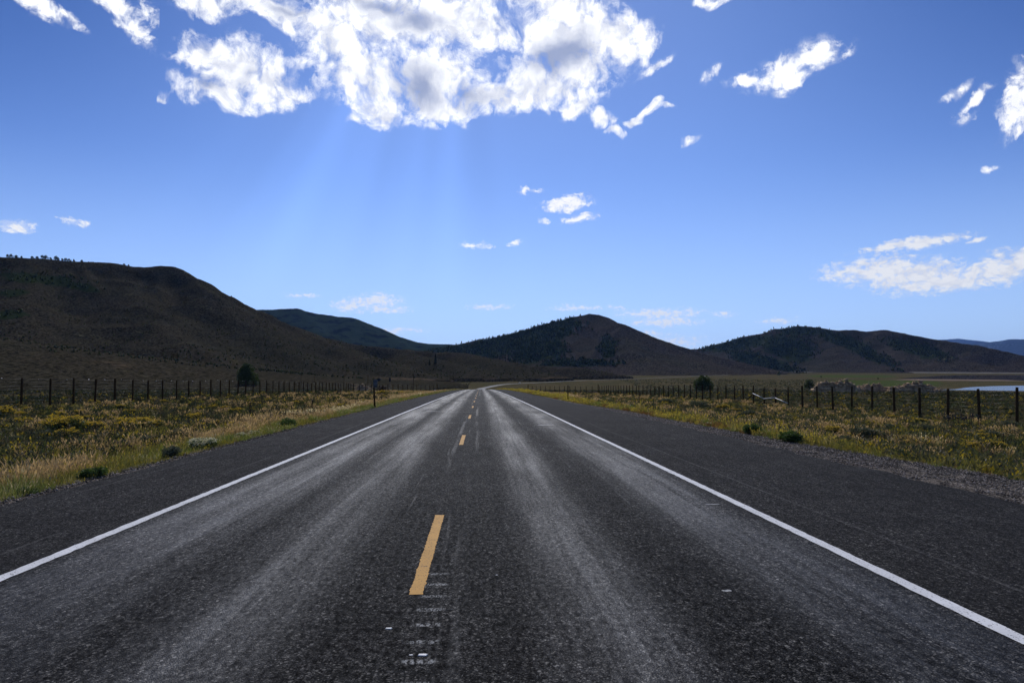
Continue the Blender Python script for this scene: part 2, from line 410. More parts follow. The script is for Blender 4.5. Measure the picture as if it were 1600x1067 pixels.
    bp = n.new('ShaderNodeBump'); bp.inputs['Distance'].default_value = .006; bp.inputs['Strength'].default_value = .75
    hgt = n.m('ADD', n.m('MULTIPLY', vo.outputs['Distance'], -.9), n.m('ADD', n.m('MULTIPLY', r2, .55), n.m('MULTIPLY', r, .5)))
    n.put(bp.inputs['Height'], hgt)
    n.l.new(bp.outputs[0], b.inputs['Normal'])
    return m

def paint(name, c, wear=.5):
    m, n, b, o = new_mat(name)
    P = n.new('ShaderNodeNewGeometry').outputs['Position']
    vo = n.new('ShaderNodeTexVoronoi'); n.put(vo.inputs['Vector'], P); vo.inputs['Scale'].default_value = 110
    r = n.sep(vo.outputs['Color'])[0]
    wr = n.m('MULTIPLY', n.step(n.noise(P, 7, 6, .7), .58, .74), wear)
    chip = n.m('MULTIPLY', n.step(n.m('ADD', r, wr), .90, 1.0), .8)
    dirt = n.step(n.noise(P, 3, 5, .6), .3, .75, 1.0, .8)
    n.put(b.inputs['Base Color'], n.mix(chip, n.vm('SCALE', c, scale=dirt), (.06, .058, .055)))
    b.inputs['Roughness'].default_value = .75; b.inputs['Specular IOR Level'].default_value = .12
    bp = n.new('ShaderNodeBump'); bp.inputs['Distance'].default_value = .004; bp.inputs['Strength'].default_value = .5
    n.put(bp.inputs['Height'], r); n.l.new(bp.outputs[0], b.inputs['Normal'])
    return m

def gravel():
    m, n, b, o = new_mat('gravel')
    P = n.new('ShaderNodeNewGeometry').outputs['Position']
    vo = n.new('ShaderNodeTexVoronoi'); n.put(vo.inputs['Vector'], P); vo.inputs['Scale'].default_value = 38
    vb = n.new('ShaderNodeTexVoronoi'); n.put(vb.inputs['Vector'], P); vb.inputs['Scale'].default_value = 85
    r = n.sep(vo.outputs['Color'])[0]; r2 = n.sep(vb.outputs['Color'])[0]
    dark = n.noise(n.mapping(P, scale=(1.2, .12, 1)), 1.0, 5, .6)
    tone = n.m('ADD', .3, n.m('ADD', n.m('POWER', r, 3.0), n.m('MULTIPLY', r2, .35)))
    base = n.mix(n.step(dark, .38, .6), (.036, .032, .028), (.20, .17, .14))
    tone = n.m('MULTIPLY', tone, n.step(n.noise(n.mapping(P, scale=(9, 3, 1)), 1.0, 4, .7), .32, .68, .35, 1.5))
    n.put(b.inputs['Base Color'], n.vm('SCALE', base, scale=tone))
    b.inputs['Roughness'].default_value = 1; b.inputs['Specular IOR Level'].default_value = .03
    bp = n.new('ShaderNodeBump'); bp.inputs['Distance'].default_value = .02; bp.inputs['Strength'].default_value = 1
    n.put(bp.inputs['Height'], n.m('SUBTRACT', n.m('MULTIPLY', r, .6), vo.outputs['Distance'])); n.l.new(bp.outputs[0], b.inputs['Normal'])
    return m

def hillmat(name, c1, c2, c3, sc=1.0, bumpd=2.0, green=None):
    """sagebrush slopes: brown earth, grey-brown brush in small clumps, paler streaks of dry grass"""
    m, n, b, o = new_mat(name)
    P = n.new('ShaderNodeNewGeometry').outputs['Position']
    big = n.noise(P, .004 * sc, 6, .6)
    mid = n.noise(P, .03 * sc, 6, .65)
    fine = n.noise(P, .30 * sc, 5, .75)
    spk = n.noise(P, .12 * sc, 3, .8)
    c = n.mix(n.step(big, .35, .65), c1, c2)
    c = n.mix(n.m('MULTIPLY', n.step(mid, .56, .74), .75), c, c3)
    c = n.vm('SCALE', c, scale=n.step(fine, .40, .60, .25, 1.75))
    c = n.mix(n.m('MULTIPLY', n.step(spk, .58, .66), .85), c, (.005, .006, .004))
    vd = n.new('ShaderNodeTexVoronoi'); n.put(vd.inputs['Vector'], P); vd.inputs['Scale'].default_value = .07 * sc; vd.inputs['Randomness'].default_value = 1
    c = n.mix(n.m('MULTIPLY', n.step(vd.outputs['Distance'], .26, .14), n.m('MULTIPLY', n.step(mid, .46, .60), .6)), c, (.008, .010, .007))
    at = n.new('ShaderNodeAttribute', attribute_name='tint')
    sr = n.sep(at.outputs['Vector'])
    rag = n.step(n.m('ADD', sr[0], n.m('MULTIPLY', n.m('SUBTRACT', mid, .5), 1.6)), .45, .62)
    c = n.mix(n.m('MULTIPLY', rag, .85), c, green or (.022, .034, .014))
    pale = n.step(n.m('ADD', sr[1], n.m('MULTIPLY', n.m('SUBTRACT', n.noise(P, .06 * sc, 5, .7), .5), 2.2)), .6, .85)
    c = n.mix(n.m('MULTIPLY', pale, .8), c, (.11, .08, .05))  # paler by mask: pale ground, and on the left hill painted sunlit rims
    n.put(b.inputs['Base Color'], c)
    b.inputs['Roughness'].default_value = 1; b.inputs['Specular IOR Level'].default_value = 0
    bp = n.new('ShaderNodeBump'); bp.inputs['Distance'].default_value = bumpd; bp.inputs['Strength'].default_value = .9
    n.put(bp.inputs['Height'], n.m('ADD', fine, n.m('MULTIPLY', mid, 2.0))); n.l.new(bp.outputs[0], b.inputs['Normal'])
    return m

def groundmat():
    m, n, b, o = new_mat('ground_soil')
    P = n.new('ShaderNodeNewGeometry').outputs['Position']
    X, Y, Z = n.sep(P)
    big = n.noise(P, .012, 5, .6); mid = n.noise(P, .12, 6, .65); fine = n.noise(P, 1.6, 6, .75)
    pebb = n.noise(P, 14, 4, .7)
    c = n.mix(n.step(big, .38, .62), (.032, .030, .016), (.046, .037, .021))
    c = n.mix(n.m('MULTIPLY', n.step(mid, .50, .66), .7), c, (.070, .057, .028))
    c = n.mix(n.m('MULTIPLY', n.step(mid, .46, .36), .7), c, (.026, .032, .012))
    c = n.vm('SCALE', c, scale=n.step(fine, .35, .65, .5, 1.4))
    c = n.vm('SCALE', c, scale=n.step(pebb, .3, .7, .6, 1.35))
    fl = n.noise(n.mapping(P, scale=(.0035, .0011, 1)), 1.0, 5, .6)
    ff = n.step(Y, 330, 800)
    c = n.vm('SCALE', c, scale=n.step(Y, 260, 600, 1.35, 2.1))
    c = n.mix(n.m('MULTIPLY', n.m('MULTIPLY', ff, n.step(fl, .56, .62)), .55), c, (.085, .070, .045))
    at = n.new('ShaderNodeAttribute', attribute_name='tint')
    sr = n.sep(at.outputs['Vector'])
    c = n.mix(n.m('MULTIPLY', n.step(n.m('ADD', sr[0], n.m('MULTIPLY', n.m('SUBTRACT', mid, .5), .8)), .4, .6), .9), c, (.060, .082, .026))
    c = n.mix(n.m('MULTIPLY', n.step(n.m('ADD', sr[1], n.m('MULTIPLY', n.m('SUBTRACT', mid, .5), .8)), .4, .6), .9), c, (.20, .15, .12))
    n.put(b.inputs['Base Color'], c)
    b.inputs['Roughness'].default_value = 1; b.inputs['Specular IOR Level'].default_value = 0
    bp = n.new('ShaderNodeBump'); bp.inputs['Distance'].default_value = .25; bp.inputs['Strength'].default_value = .8
    n.put(bp.inputs['Height'], n.m('ADD', n.m('MULTIPLY', mid, 2.0), n.m('MULTIPLY', fine, .6))); n.l.new(bp.outputs[0], b.inputs['Normal'])
    return m

def leafmat(name, trans=.45, mul=1.0, rough=.6):
    m = bpy.data.materials.new(name); m.use_nodes = True
    n = NT(m.node_tree); n.n.clear()
    at = n.new('ShaderNodeAttribute', attribute_name='tint')
    c = n.vm('SCALE', at.outputs['Color'], scale=float(mul))
    d = n.new('ShaderNodeBsdfDiffuse'); n.put(d.inputs[0], c)
    t = n.new('ShaderNodeBsdfTranslucent'); n.put(t.inputs[0], n.vm('MULTIPLY', c, (1.15, 1.1, .8)))
    g = n.new('ShaderNodeBsdfGlossy'); n.put(g.inputs[0], (1, 1, 1)); g.inputs['Roughness'].default_value = rough
    mx = n.new('ShaderNodeMixShader'); mx.inputs[0].default_value = trans
    n.l.new(d.outputs[0], mx.inputs[1]); n.l.new(t.outputs[0], mx.inputs[2])
    m2 = n.new('ShaderNodeMixShader'); m2.inputs[0].default_value = .025
    n.l.new(mx.outputs[0], m2.inputs[1]); n.l.new(g.outputs[0], m2.inputs[2])
    o = n.new('ShaderNodeOutputMaterial'); n.l.new(m2.outputs[0], o.inputs[0])
    return m

M_asph = asphalt(); M_white = paint('white_paint', (.74, .74, .73), .45); M_yel = paint('yellow_paint', (.60, .33, .085), .9)
M_gravel = gravel(); M_ground = groundmat()
M_leaf = leafmat('grass_blades', .5, 1.65); M_shrub = leafmat('shrub_leaves', .35, 1.35)
M_wood = simple('weathered_post_wood', (.060, .038, .020), .85, 0, .4, 5)
M_wood.node_tree.nodes['Principled BSDF'].inputs['Specular IOR Level'].default_value = 0.02
M_bark = simple('bark', (.05, .04, .03), .9)
M_wire = simple('galvanised_wire', (.16, .16, .15), .55, .6, .1, 3, 0)
M_steel = simple('grey_steel', (.13, .13, .13), .8, 0, .15, 3, 0)
M_rail = simple('bleached_rail', (.42, .42, .42), .4, 0, .12, 4, .1)
M_dark = simple('dark_sign_back', (.035, .037, .04), .85, 0, .15, 3, 0)
M_wht = simple('white_enamel', (.78, .78, .78), .3, 0, .05, 3, 0)
M_glass = simple('dark_glass', (.02, .025, .03), .08, 0, .05, 3, 0)
M_tyre = simple('tyre_rubber', (.02, .02, .02), .8, 0, .1, 3, 0)
M_rock = simple('pale_rock', (.46, .31, .17), .9, 0, .5, .8, .8)
M_dirt = simple('heaped_dirt', (.38, .25, .135), .95, 0, .5, .5, .9)

# ------------------------------------------------------------------ ground, road
def axis(core, lim, r=1.12):
    a = list(core); st = core[-1] - core[-2]
    while a[-1] < lim: st *= r; a.append(a[-1] + st)
    a[-1] = lim
    st = core[1] - core[0]; b = []
    x = core[0]
    while x > -lim: st *= r; x -= st; b.append(x)
    b[-1] = -lim
    return np.array(b[::-1] + a)
LIM = 44000
gx = axis(np.concatenate([np.arange(-90, -8, 1.4), np.arange(-8, 10.1, .45), np.arange(11.5, 90, 1.4)]), LIM, 1.10)
gyc = np.concatenate([np.arange(-30, 120, 1.2), np.arange(120, 300, 2.5), np.arange(300, 1000, 12)])
gy = axis(gyc, LIM, 1.10)
GX, GY = np.meshgrid(gx, gy, indexing='ij')
GZ = ground(GX, GY)
inroad = (GX > -6.5) & (GX < 9.4) & (GY < 330)
GZ = np.where(inroad, GZ - 0.10, GZ)
tint = np.zeros(GX.shape + (3,))
def ell(px0, px1, py, D0, D1, soft=.15):
    # area between two bearings and two distances
    A = np.arctan2(GX, GY); R = np.hypot(GX, GY)
    a0, a1 = azel(px0, 575)[0], azel(px1, 575)[0]
    return sst(a0 - .01, a0 + .03, A) * (1 - sst(a1 - .04, a1 + .01, A)) * sst(D0 * .9, D0 * 1.1, R) * (1 - sst(D1 * .9, D1 * 1.1, R))
tint[..., 0] = np.maximum(ell(1280, 1490, 0, 1000, 1500), np.maximum(ell(1250, 1420, 0, 1900, 2600), 0))
tint[..., 1] = ell(1380, 1640, 0, 1520, 1720)
g = mesh_np('ground', np.stack([GX, GY, GZ], -1).reshape(-1, 3), grid_faces(len(gx), len(gy)), M_ground, col=tint.reshape(-1, 3), smooth=True)
tag(g, kind='structure')

def strip(name, xs, ys, zoff, mat, edge=None, colr=None):
    xs = np.asarray(xs, float); X, Y = np.meshgrid(xs, ys, indexing='ij')
    if edge: X = edge(X, Y)
    Z = roadz(Y) + zoff(X, Y) if callable(zoff) else roadz(Y) + zoff
    o = mesh_np(name, np.stack([X, Y, Z], -1).reshape(-1, 3), grid_faces(len(xs), len(ys)), mat, smooth=True)
    return tag(o, kind='structure')
ysr = np.concatenate([np.arange(-30, 60, .5), np.arange(60, 330, 2), np.arange(330, 700, 10)])
def pav_edge(X, Y):
    X = X.copy()
    X[0] = -6.28 + .16 * fbm(Y[0] / .9, Y[0] * 0, 4) ; X[-1] = 7.15 + .7 * fbm(Y[-1] / 1.0, Y[-1] * 0 + 4, 6, .65) - .35 * sst(40, 60, Y[-1])
    return X
strip('road', [-6.28, -6.0, -4, 0, 3.4, 6.4, 7.15], ysr, lambda X, Y: 0 * X + np.where((X < -6.1) | (X > 6.7), -.012, 0), M_asph, pav_edge)
def grav_edge(X, Y):
    e = np.interp(Y[-1], [-30, 5, 12, 20, 30, 40, 52, 80, 400], [10.6, 9.9, 9.6, 8.7, 8.45, 8.3, 7.3, 7.0, 6.9]) + .5 * fbm(Y[-1] / 1.6, Y[-1] * 0 + 9, 3)
    t = (X - 6.3) / (9.6 - 6.3)
    return 6.3 + t * (e[None, :] - 6.3)
strip('gravel_shoulder', np.linspace(6.3, 9.6, 18), np.arange(-30, 300, .25), lambda X, Y: -.03 - .045 * np.clip(X - 6.8, 0, 9) + .05 * fbm(X / .25, Y / .25, 3), M_gravel, grav_edge)
strip('gravel_verge', np.linspace(-6.85, -6.0, 7), np.arange(-30, 300, .25), lambda X, Y: -.022 - .05 * np.clip(-6.2 - X, 0, 1) + .03 * fbm(X / .2, Y / .2, 3), M_gravel)

def line(x, wd, y0, y1, mat, step=.12, rag=.011):
    ys = np.arange(y0, y1, step) if y1 - y0 < 60 else np.concatenate([np.arange(y0, 40, .1), np.arange(40, y1, 2)])
    j0 = rag * 2 * fbm(ys / .03, ys * 0 + x, 2) ; j1 = rag * 2 * fbm(ys / .03, ys * 0 + x + 3, 2)
    wav = .05 * fbm(ys / 9, ys * 0 + x * 3, 2)
    X = np.stack([x - wd / 2 + j0 + wav, x + wd / 2 + j1 + wav]); Y = np.stack([ys, ys])
    o = mesh_np('road_marking', np.stack([X, Y, roadz(Y) + .004], -1).reshape(-1, 3), grid_faces(2, len(ys)), mat)
    return tag(o, kind='structure')
line(-3.93, .12, -10, 680, M_white); line(3.38, .12, -10, 680, M_white)
for k in range(-1, 40):
    y0 = 5.27 + 12.2 * k
    if y0 < 640: line(-.49, .105, y0, y0 + 3.1, M_yel, .02 if k < 3 else .3, .011 if k < 3 else .003)

# pale scrapes on the asphalt
for (x, y, wx_, wy_) in [(-2.6, 37.0, .42, .30), (2.42, 25.2, .40, .20), (3.05, 8.9, .13, .03), (1.9, 5.25, .05, .03), (2.75, 31, .2, .2)]:
    k = 18; a = np.arange(k) / k * 2 * np.pi; rr_ = .55 + .45 * rng.random(k)
    V = [(x + wx_ * q * math.cos(t) + .3 * wy_ * math.sin(t), y + wy_ * q * math.sin(t)) for t, q in zip(a, rr_)]
    tag(mesh_np('road_marking', [(u, v, float(roadz(v)) + .003) for u, v in V], [np.arange(k)[None]], paint('scraped_paint', (.38, .38, .37), 1.0)), kind='structure')

# the road goes on down in the valley
pts = [far(751, 611, 560), far(754, 608.5, 740), far(790, 602, 950), far(850, 598.6, 1080), far(905, 595.6, 1230), far(1000, 591.8, 1500), far(1085, 588, 1950), far(1140, 586, 2400)]
pts = [(p[0], p[1]) for p in pts]
pts = [(0.2, 640), (1, 700), (4, 780)] + pts[2:]
def smoothpoly(p, n=12):
    out = []
    for i in range(len(p) - 1):
        p0, p1, p2, p3 = [np.array(p[max(0, min(len(p) - 1, j))]) for j in (i - 1, i, i + 1, i + 2)]
        for t in np.linspace(0, 1, n, endpoint=False):
            out.append(.5 * ((2 * p1) + (-p0 + p2) * t + (2 * p0 - 5 * p1 + 4 * p2 - p3) * t * t + (-p0 + 3 * p1 - 3 * p2 + p3) * t ** 3))
    out.append(np.array(p[-1])); return np.array(out)
rp = smoothpoly(pts)
tg = np.gradient(rp, axis=0); tg /= np.linalg.norm(tg, axis=1)[:, None]; nr = np.stack([tg[:, 1], -tg[:, 0]], 1)
lift = sst(680, 1000, rp[:, 1]) * 1.1
sec = [(-12, -1.6), (-4.6, 0), (4.6, 0), (12, -1.6)]
V = []
for (o_, dz_) in sec:
    q = rp + nr * o_
    V.append(np.stack([q[:, 0], q[:, 1], ground(rp[:, 0], rp[:, 1]) * 0 + roadz(rp[:, 1]) + lift + dz_ + .01], 1))
M_faras = simple('far_pale_asphalt', (.085, .085, .085), .75, 0, .1, .2, 0)
M_faras.node_tree.nodes['Principled BSDF'].inputs['Specular IOR Level'].default_value = .12
o = mesh_np('road', np.concatenate([V[1], V[2]]), grid_faces(2, len(rp)), M_faras); tag(o, kind='structure')
o = mesh_np('road_embankment', np.concatenate([V[0], V[1] - [0, 0, .02], V[2] - [0, 0, .02], V[3]]), grid_faces(4, len(rp)), M_ground, col=np.zeros((4 * len(rp), 3))); tag(o, kind='structure')
# pale road bank at the foot of the right-hand hills
q0 = [far(p, 582, D)[:2] for p, D in ((1160, 3500), (1230, 3700), (1300, 3800), (1380, 3800), (1460, 3700), (1620, 3500))]
q = smoothpoly(q0); zb = -22.2 + 0 * q[:, 0]
bank = np.concatenate([np.column_stack([q * .997, zb]), np.column_stack([q, zb + 5.5]), np.column_stack([q * 1.003, zb + 5.5]), np.column_stack([q * 1.006, zb])])
o = mesh_np('road_embankment', bank, grid_faces(4, len(q)), simple('pale_roadcut', (.085, .075, .06), .9, 0, .3, .02, 0)); tag(o, kind='structure')

# loose stones on the shoulders
def stones(name, label, n, f, seed, mat, sz):
    r = np.random.default_rng(seed)
    Y = 6 * (75 / 6) ** r.random(n); X = f(Y, r)
    s = sz * (.4 + r.random(n) ** 2 * 1.4) * (1 + Y / 60)
    oct_ = np.array([(1, 0, 0), (0, 1, 0), (-1, 0, 0), (0, -1, 0), (0, 0, .8), (0, 0, -.5)], float)
    P = oct_[None] * (.7 + .6 * r.random((n, 6, 1))) * s[:, None, None]
    a = r.random(n) * 6.28; c, q_ = np.cos(a)[:, None], np.sin(a)[:, None]
    P = np.stack([P[..., 0] * c - P[..., 1] * q_, P[..., 0] * q_ + P[..., 1] * c, P[..., 2]], -1)
    Zb = roadz(Y) - .03 - .045 * np.clip(np.abs(X) - 6.8, 0, 9)
    P += np.stack([X, Y, Zb + s * .15], 1)[:, None]
    fc = np.array([(0, 1, 4), (1, 2, 4), (2, 3, 4), (3, 0, 4), (1, 0, 5), (2, 1, 5), (3, 2, 5), (0, 3, 5)])[None] + (np.arange(n) * 6)[:, None, None]
    cl = np.array([.21, .18, .15]) * (.25 + 1.8 * r.random((n, 1)) ** 2)
    o = mesh_np(name, P.reshape(-1, 3), fc.reshape(-1, 3), mat, col=np.repeat(cl, 6, 0)); tag(o, label, 'gravel', kind='stuff')
def stonemat():
    m, n, b, o = new_mat('loose_stone'); at = n.new('ShaderNodeAttribute', attribute_name='tint')
    n.put(b.inputs['Base Color'], at.outputs['Color']); b.inputs['Roughness'].default_value = .9; b.inputs['Specular IOR Level'].default_value = .1
    return m
M_stone = stonemat()
gw = lambda Y: np.interp(Y, [5, 12, 20, 30, 40, 52, 80], [9.7, 9.5, 8.6, 8.35, 8.2, 7.2, 6.95])
stones('gravel', 'loose grey stones scattered over the right gravel shoulder', 60000, lambda Y, r: 6.75 + (gw(Y) + .3 - 6.75) * r.random(len(Y)) ** .8, 61, M_stone, .011)
stones('gravel', 'loose dark stones along the left pavement edge', 7000, lambda Y, r: -6.2 - .5 * r.random(len(Y)), 62, M_stone, .012)

# ------------------------------------------------------------------ lake
def watermat(nm, rg, bs):
    m, n, b, o = new_mat(nm)
    P = n.new('ShaderNodeNewGeometry').outputs['Position']
    b.inputs['Base Color'].default_value = (.012, .02, .03, 1); b.inputs['Roughness'].default_value = rg; b.inputs['IOR'].default_value = 1.33
    bp = n.new('ShaderNodeBump'); bp.inputs['Distance'].default_value = .12; bp.inputs['Strength'].default_value = bs
    n.put(bp.inputs['Height'], n.noise(P, .6, 4, .6)); n.l.new(bp.outputs[0], b.inputs['Normal'])
    return m
M_water = watermat('rippled_water', .22, .5); M_calm = watermat('calm_water', .02, .02)
def lake(poly, mt):
    p = smoothpoly([far(a, 590, D)[:2] for a, D in poly] + [far(poly[0][0], 590, poly[0][1])[:2]], 10)[:-1]
    me = bpy.data.meshes.new('lake'); V = [(a, b, -21.86) for a, b in p]
    me.from_pydata(V, [], [tuple(range(len(V)))]); me.materials.append(mt)
    o = bpy.data.objects.new('lake', me); COL.objects.link(o); tag(o, kind='structure')
    return o
lake([(1450, 880), (1490, 905), (1515, 1010), (1560, 1100), (1610, 1160), (1680, 1230), (1900, 1300), (1900, 840), (1600, 850)], M_water)
lake([(1400, 1760), (1480, 1720), (1560, 1700), (1640, 1500), (1800, 1380), (2100, 1450), (2000, 3000), (1650, 2900), (1500, 2700), (1440, 2100)], M_calm)

# ------------------------------------------------------------------ hills: real ridges and spurs
def ridge_field(X, Y, ridges, base):
    H = np.full(X.shape, base, float)
    for (slope, rnd, pw, pts) in ridges:
        P = [far(*p) if p[2] is not None and not isinstance(pts, tuple) else p for p in pts]
        best = np.full(X.shape, -1e9)
        for (a, b) in zip(P[:-1], P[1:]):
            ax, ay, az_ = a; bx, by, bz_ = b
            L2 = (bx - ax) ** 2 + (by - ay) ** 2 + 1e-6
            t = np.clip(((X - ax) * (bx - ax) + (Y - ay) * (by - ay)) / L2, 0, 1)
            d = np.hypot(X - ax - t * (bx - ax), Y - ay - t * (by - ay))
            d = np.sqrt(d * d + rnd * rnd) - rnd
            h = az_ + t * (bz_ - az_) - base
            wdt = np.maximum(h, 1) / slope * pw
            hh = base + h * np.clip(1 - d / wdt, 0, 1) ** pw
            best = np.maximum(best, hh)
        k = 9.0
        df = np.clip(np.abs(H - best) / k, 0, 1)
        H = np.maximum(H, best) + k * .25 * (1 - df) ** 2 * (best > base + .5)
    return H
def spurs(main, n, seed, run, slope=.5, base=-22., drift=.35):
    # side ridges that run down from the crest towards the road and branch once
    r = np.random.default_rng(seed); P = [np.array(far(*p)) for p in main]; out = []
    for k in range(n):
        u = (k + .2 + .6 * r.random()) / n * (len(P) - 1.001); i = int(u); f = u - i
        a = P[i] * (1 - f) + P[i + 1] * f
        h = a[2] - base
        if h < 25: continue
        d = -a[:2] / np.linalg.norm(a[:2]); t = r.normal() * drift; c, q = math.cos(t), math.sin(t)
        d = np.array([d[0] * c - d[1] * q, d[0] * q + d[1] * c]); L = run * h * r.uniform(.8, 1.25)
        pts = [(a[0], a[1], a[2] - .04 * h)]
        for (s_, hh) in ((.25, .74), (.5, .46), (.75, .22), (1.0, .03)):
            w_ = r.normal() * .06 * L; q2 = a[:2] + d * L * s_ + np.array([-d[1], d[0]]) * w_
            pts.append((q2[0], q2[1], base + h * hh))
        out.append((slope, 6, 1.25, tuple(pts)))
        m_ = np.array(pts[2]); t = r.choice([-1, 1]) * r.uniform(.5, .8); c, q = math.cos(t), math.sin(t); d2 = np.array([d[0] * c - d[1] * q, d[0] * q + d[1] * c])
        e_ = m_[:2] + d2 * L * .4
        out.append((slope, 6, 1.25, (tuple(m_), (e_[0], e_[1], base + h * .12))))
    return out
def hill(name, ridges, az0, az1, r0, r1, na, nr_, mat, base=-24., namp=6., nsc=120., tintf=None, rp_=1.0):
    A = np.linspace(azel(az0, 560)[0], azel(az1, 560)[0], na)
    t = np.linspace(0, 1, nr_); R = r0 * (r1 / r0) ** t
    AA, RR = np.meshgrid(A, R, indexing='ij')
    X = RR * np.sin(AA); Y = RR * np.cos(AA)
    wx = X + nsc * .35 * fbm(X / nsc / 1.5 + 3, Y / nsc / 1.5, 3); wy = Y + nsc * .35 * fbm(X / nsc / 1.5 + 31, Y / nsc / 1.5 + 8, 3)
    H = ridge_field(X * .6 + wx * .4, Y * .6 + wy * .4, ridges, base)
    hh = np.clip((H - base) / 60, 0, 1)
    rg = 1 - 2 * np.abs(fbm(X / nsc, Y / nsc, 5))
    H = H + hh * (namp * 2 * (rg - .85) * 1.0 + namp * .35 * fbm(X / (nsc * .12), Y / (nsc * .12), 4))
    edge = np.minimum(1, (H - base) / 3)
    B = ground(X, Y)
    H = np.where(H < np.maximum(B, base) + .25, B - 4, H)
    col = np.zeros(X.shape + (3,))
    if tintf: tintf(X, Y, H, AA, RR, col)
    o = mesh_np(name, np.stack([X, Y, H], -1).reshape(-1, 3), grid_faces(na, nr_), mat, col=col.reshape(-1, 3), smooth=True)
    tag(o, kind='structure')
    return dict(X=X, Y=Y, H=H, A=A, R=R, o=o, col=col)
def height_at(hd, px, D):
    a = azel(px, 560)[0]
    i = int(np.clip(np.searchsorted(hd['A'], a), 0, len(hd['A']) - 1)); j = int(np.clip(np.searchsorted(hd['R'], D), 0, len(hd['R']) - 1))
    return hd['X'][i, j], hd['Y'][i, j], hd['H'][i, j]
def pxpy(X, Y, Z):            # where a point lands in the photograph (numpy)
    Z = Z - CAMZ
    c, s = math.cos(YAW), math.sin(YAW)
    x, y = X * c - Y * s, X * s + Y * c
    c, s = math.cos(PITCH), math.sin(PITCH)
    y2, z2 = y * c + Z * s, -y * s + Z * c
    return 800 + F * x / y2, 533.5 - F * z2 / y2
def ellm(PX, PY, cx, cy, a, b, rot=0):
    r = math.radians(rot); c, s = math.cos(r), math.sin(r)
    u = ((PX - cx) * c + (PY - cy) * s) / a; v = (-(PX - cx) * s + (PY - cy) * c) / b
    return np.clip(1.4 - np.hypot(u, v), 0, 1)

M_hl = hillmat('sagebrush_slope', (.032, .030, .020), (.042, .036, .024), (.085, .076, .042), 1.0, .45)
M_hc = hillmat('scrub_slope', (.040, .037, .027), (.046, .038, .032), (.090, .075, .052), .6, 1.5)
M_hd = hillmat('distant_slope', (.05, .075, .12), (.06, .085, .13), (.08, .10, .13), .05, 8.0, (.045, .07, .115))  # blue of distant haze mixed into the slope colours
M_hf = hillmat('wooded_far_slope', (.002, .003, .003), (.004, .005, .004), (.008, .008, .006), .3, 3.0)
def tint_left(X, Y, H, A, R, col):
    PX, PY = pxpy(X, Y, H)
    g_ = np.maximum.reduce([ellm(PX, PY, 60, 436, 75, 9, 5), ellm(PX, PY, 20, 458, 30, 6, 0), ellm(PX, PY, 10, 492, 40, 8), ellm(PX, PY, 120, 447, 40, 7, 12)])
    col[..., 0] = g_ * (R < 1800)
    col[..., 1] = np.maximum.reduce([ellm(PX, PY, 122, 419, 24, 4, 22) * .7, ellm(PX, PY, 185, 570, 60, 9, 5) * .62, ellm(PX, PY, 540, 543, 40, 4, 8) * .5, ellm(PX, PY, 640, 592, 90, 3, 2) * .8,
                                  ellm(PX, PY, 750, 594, 60, 3, -3) * .9, ellm(PX, PY, 860, 591, 60, 2.5, -3) * .8, ellm(PX, PY, 700, 552, 70, 2.5, 3) * .5, ellm(PX, PY, 900, 576, 60, 3, 3) * .4]) * (R < 1900)  # pale ground, plus sunlit crest rims and road cuts painted into the tint
Lr = [
 (.80, 30, 1.5, [(-420, 470, 1750), (-250, 430, 1750), (-80, 410, 1750), (0, 403, 1750), (60, 401.5, 1750), (95, 404, 1750), (130, 410, 1750), (210, 414.5, 1750), (262, 417, 1750), (300, 435, 1700), (345, 461, 1640), (400, 486, 1580), (450, 508, 1540), (510, 530, 1540), (560, 540, 1560), (650, 548.5, 1580), (700, 551, 1560), (738, 554, 1540), (785, 564, 1500), (835, 571, 1470), (905, 575, 1480), (940, 580, 1480), (975, 588, 1480)]),
 (.40, 30, 1.4, [(190, 430, 1690), (215, 480, 1420), (265, 520, 1220), (330, 550, 1080), (370, 574, 960)]),
 (.42, 30, 1.4, [(330, 462, 1640), (395, 510, 1430), (440, 545, 1250), (500, 572, 1080)]),
 (.40, 30, 1.4, [(450, 513, 1520), (530, 543, 1380), (580, 562, 1230), (640, 581, 1080)]),
 (.40, 30, 1.3, [(640, 552, 1550), (700, 566, 1350), (740, 582, 1220)]),
 (.36, 30, 1.3, [(738, 556, 1530), (800, 572, 1360), (850, 584, 1250)]),
 (.42, 30, 1.4, [(40, 412, 1700), (30, 470, 1420), (60, 520, 1220), (120, 556, 1060)]),
 (.40, 30, 1.4, [(-200, 430, 1700), (-160, 490, 1400), (-120, 540, 1100)]),
 (.16, 60, 1.5, [(-500, 520, 1000), (-150, 518, 960), (0, 538, 930), (55, 556, 900), (150, 568, 860), (260, 577, 830), (400, 585, 830), (520, 589, 850)]),
]
Lr += spurs(Lr[0][3], 24, 8, 2.3, .55, -17.)
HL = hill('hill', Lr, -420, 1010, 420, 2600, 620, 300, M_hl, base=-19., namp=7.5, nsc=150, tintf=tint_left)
def tint_c(X, Y, H, A, R, col):
    PX, PY = pxpy(X, Y, H)
    g_ = np.maximum.reduce([ellm(PX, PY, 800, 535, 110, 20, -12), ellm(PX, PY, 720, 552, 70, 14, 0), ellm(PX, PY, 870, 515, 40, 22, -25), ellm(PX, PY, 950, 545, 16, 18, -30) * .8, ellm(PX, PY, 900, 567, 70, 7, 0), ellm(PX, PY, 850, 548, 60, 20, -10)])
    g_ *= 1 - ellm(PX, PY, 905, 540, 28, 20, -30)
    col[..., 0] = g_
    col[..., 1] = np.maximum(ellm(PX, PY, 940, 560, 80, 4, 22) * .4, ellm(PX, PY, 1120, 570, 60, 5, 12) * .45)
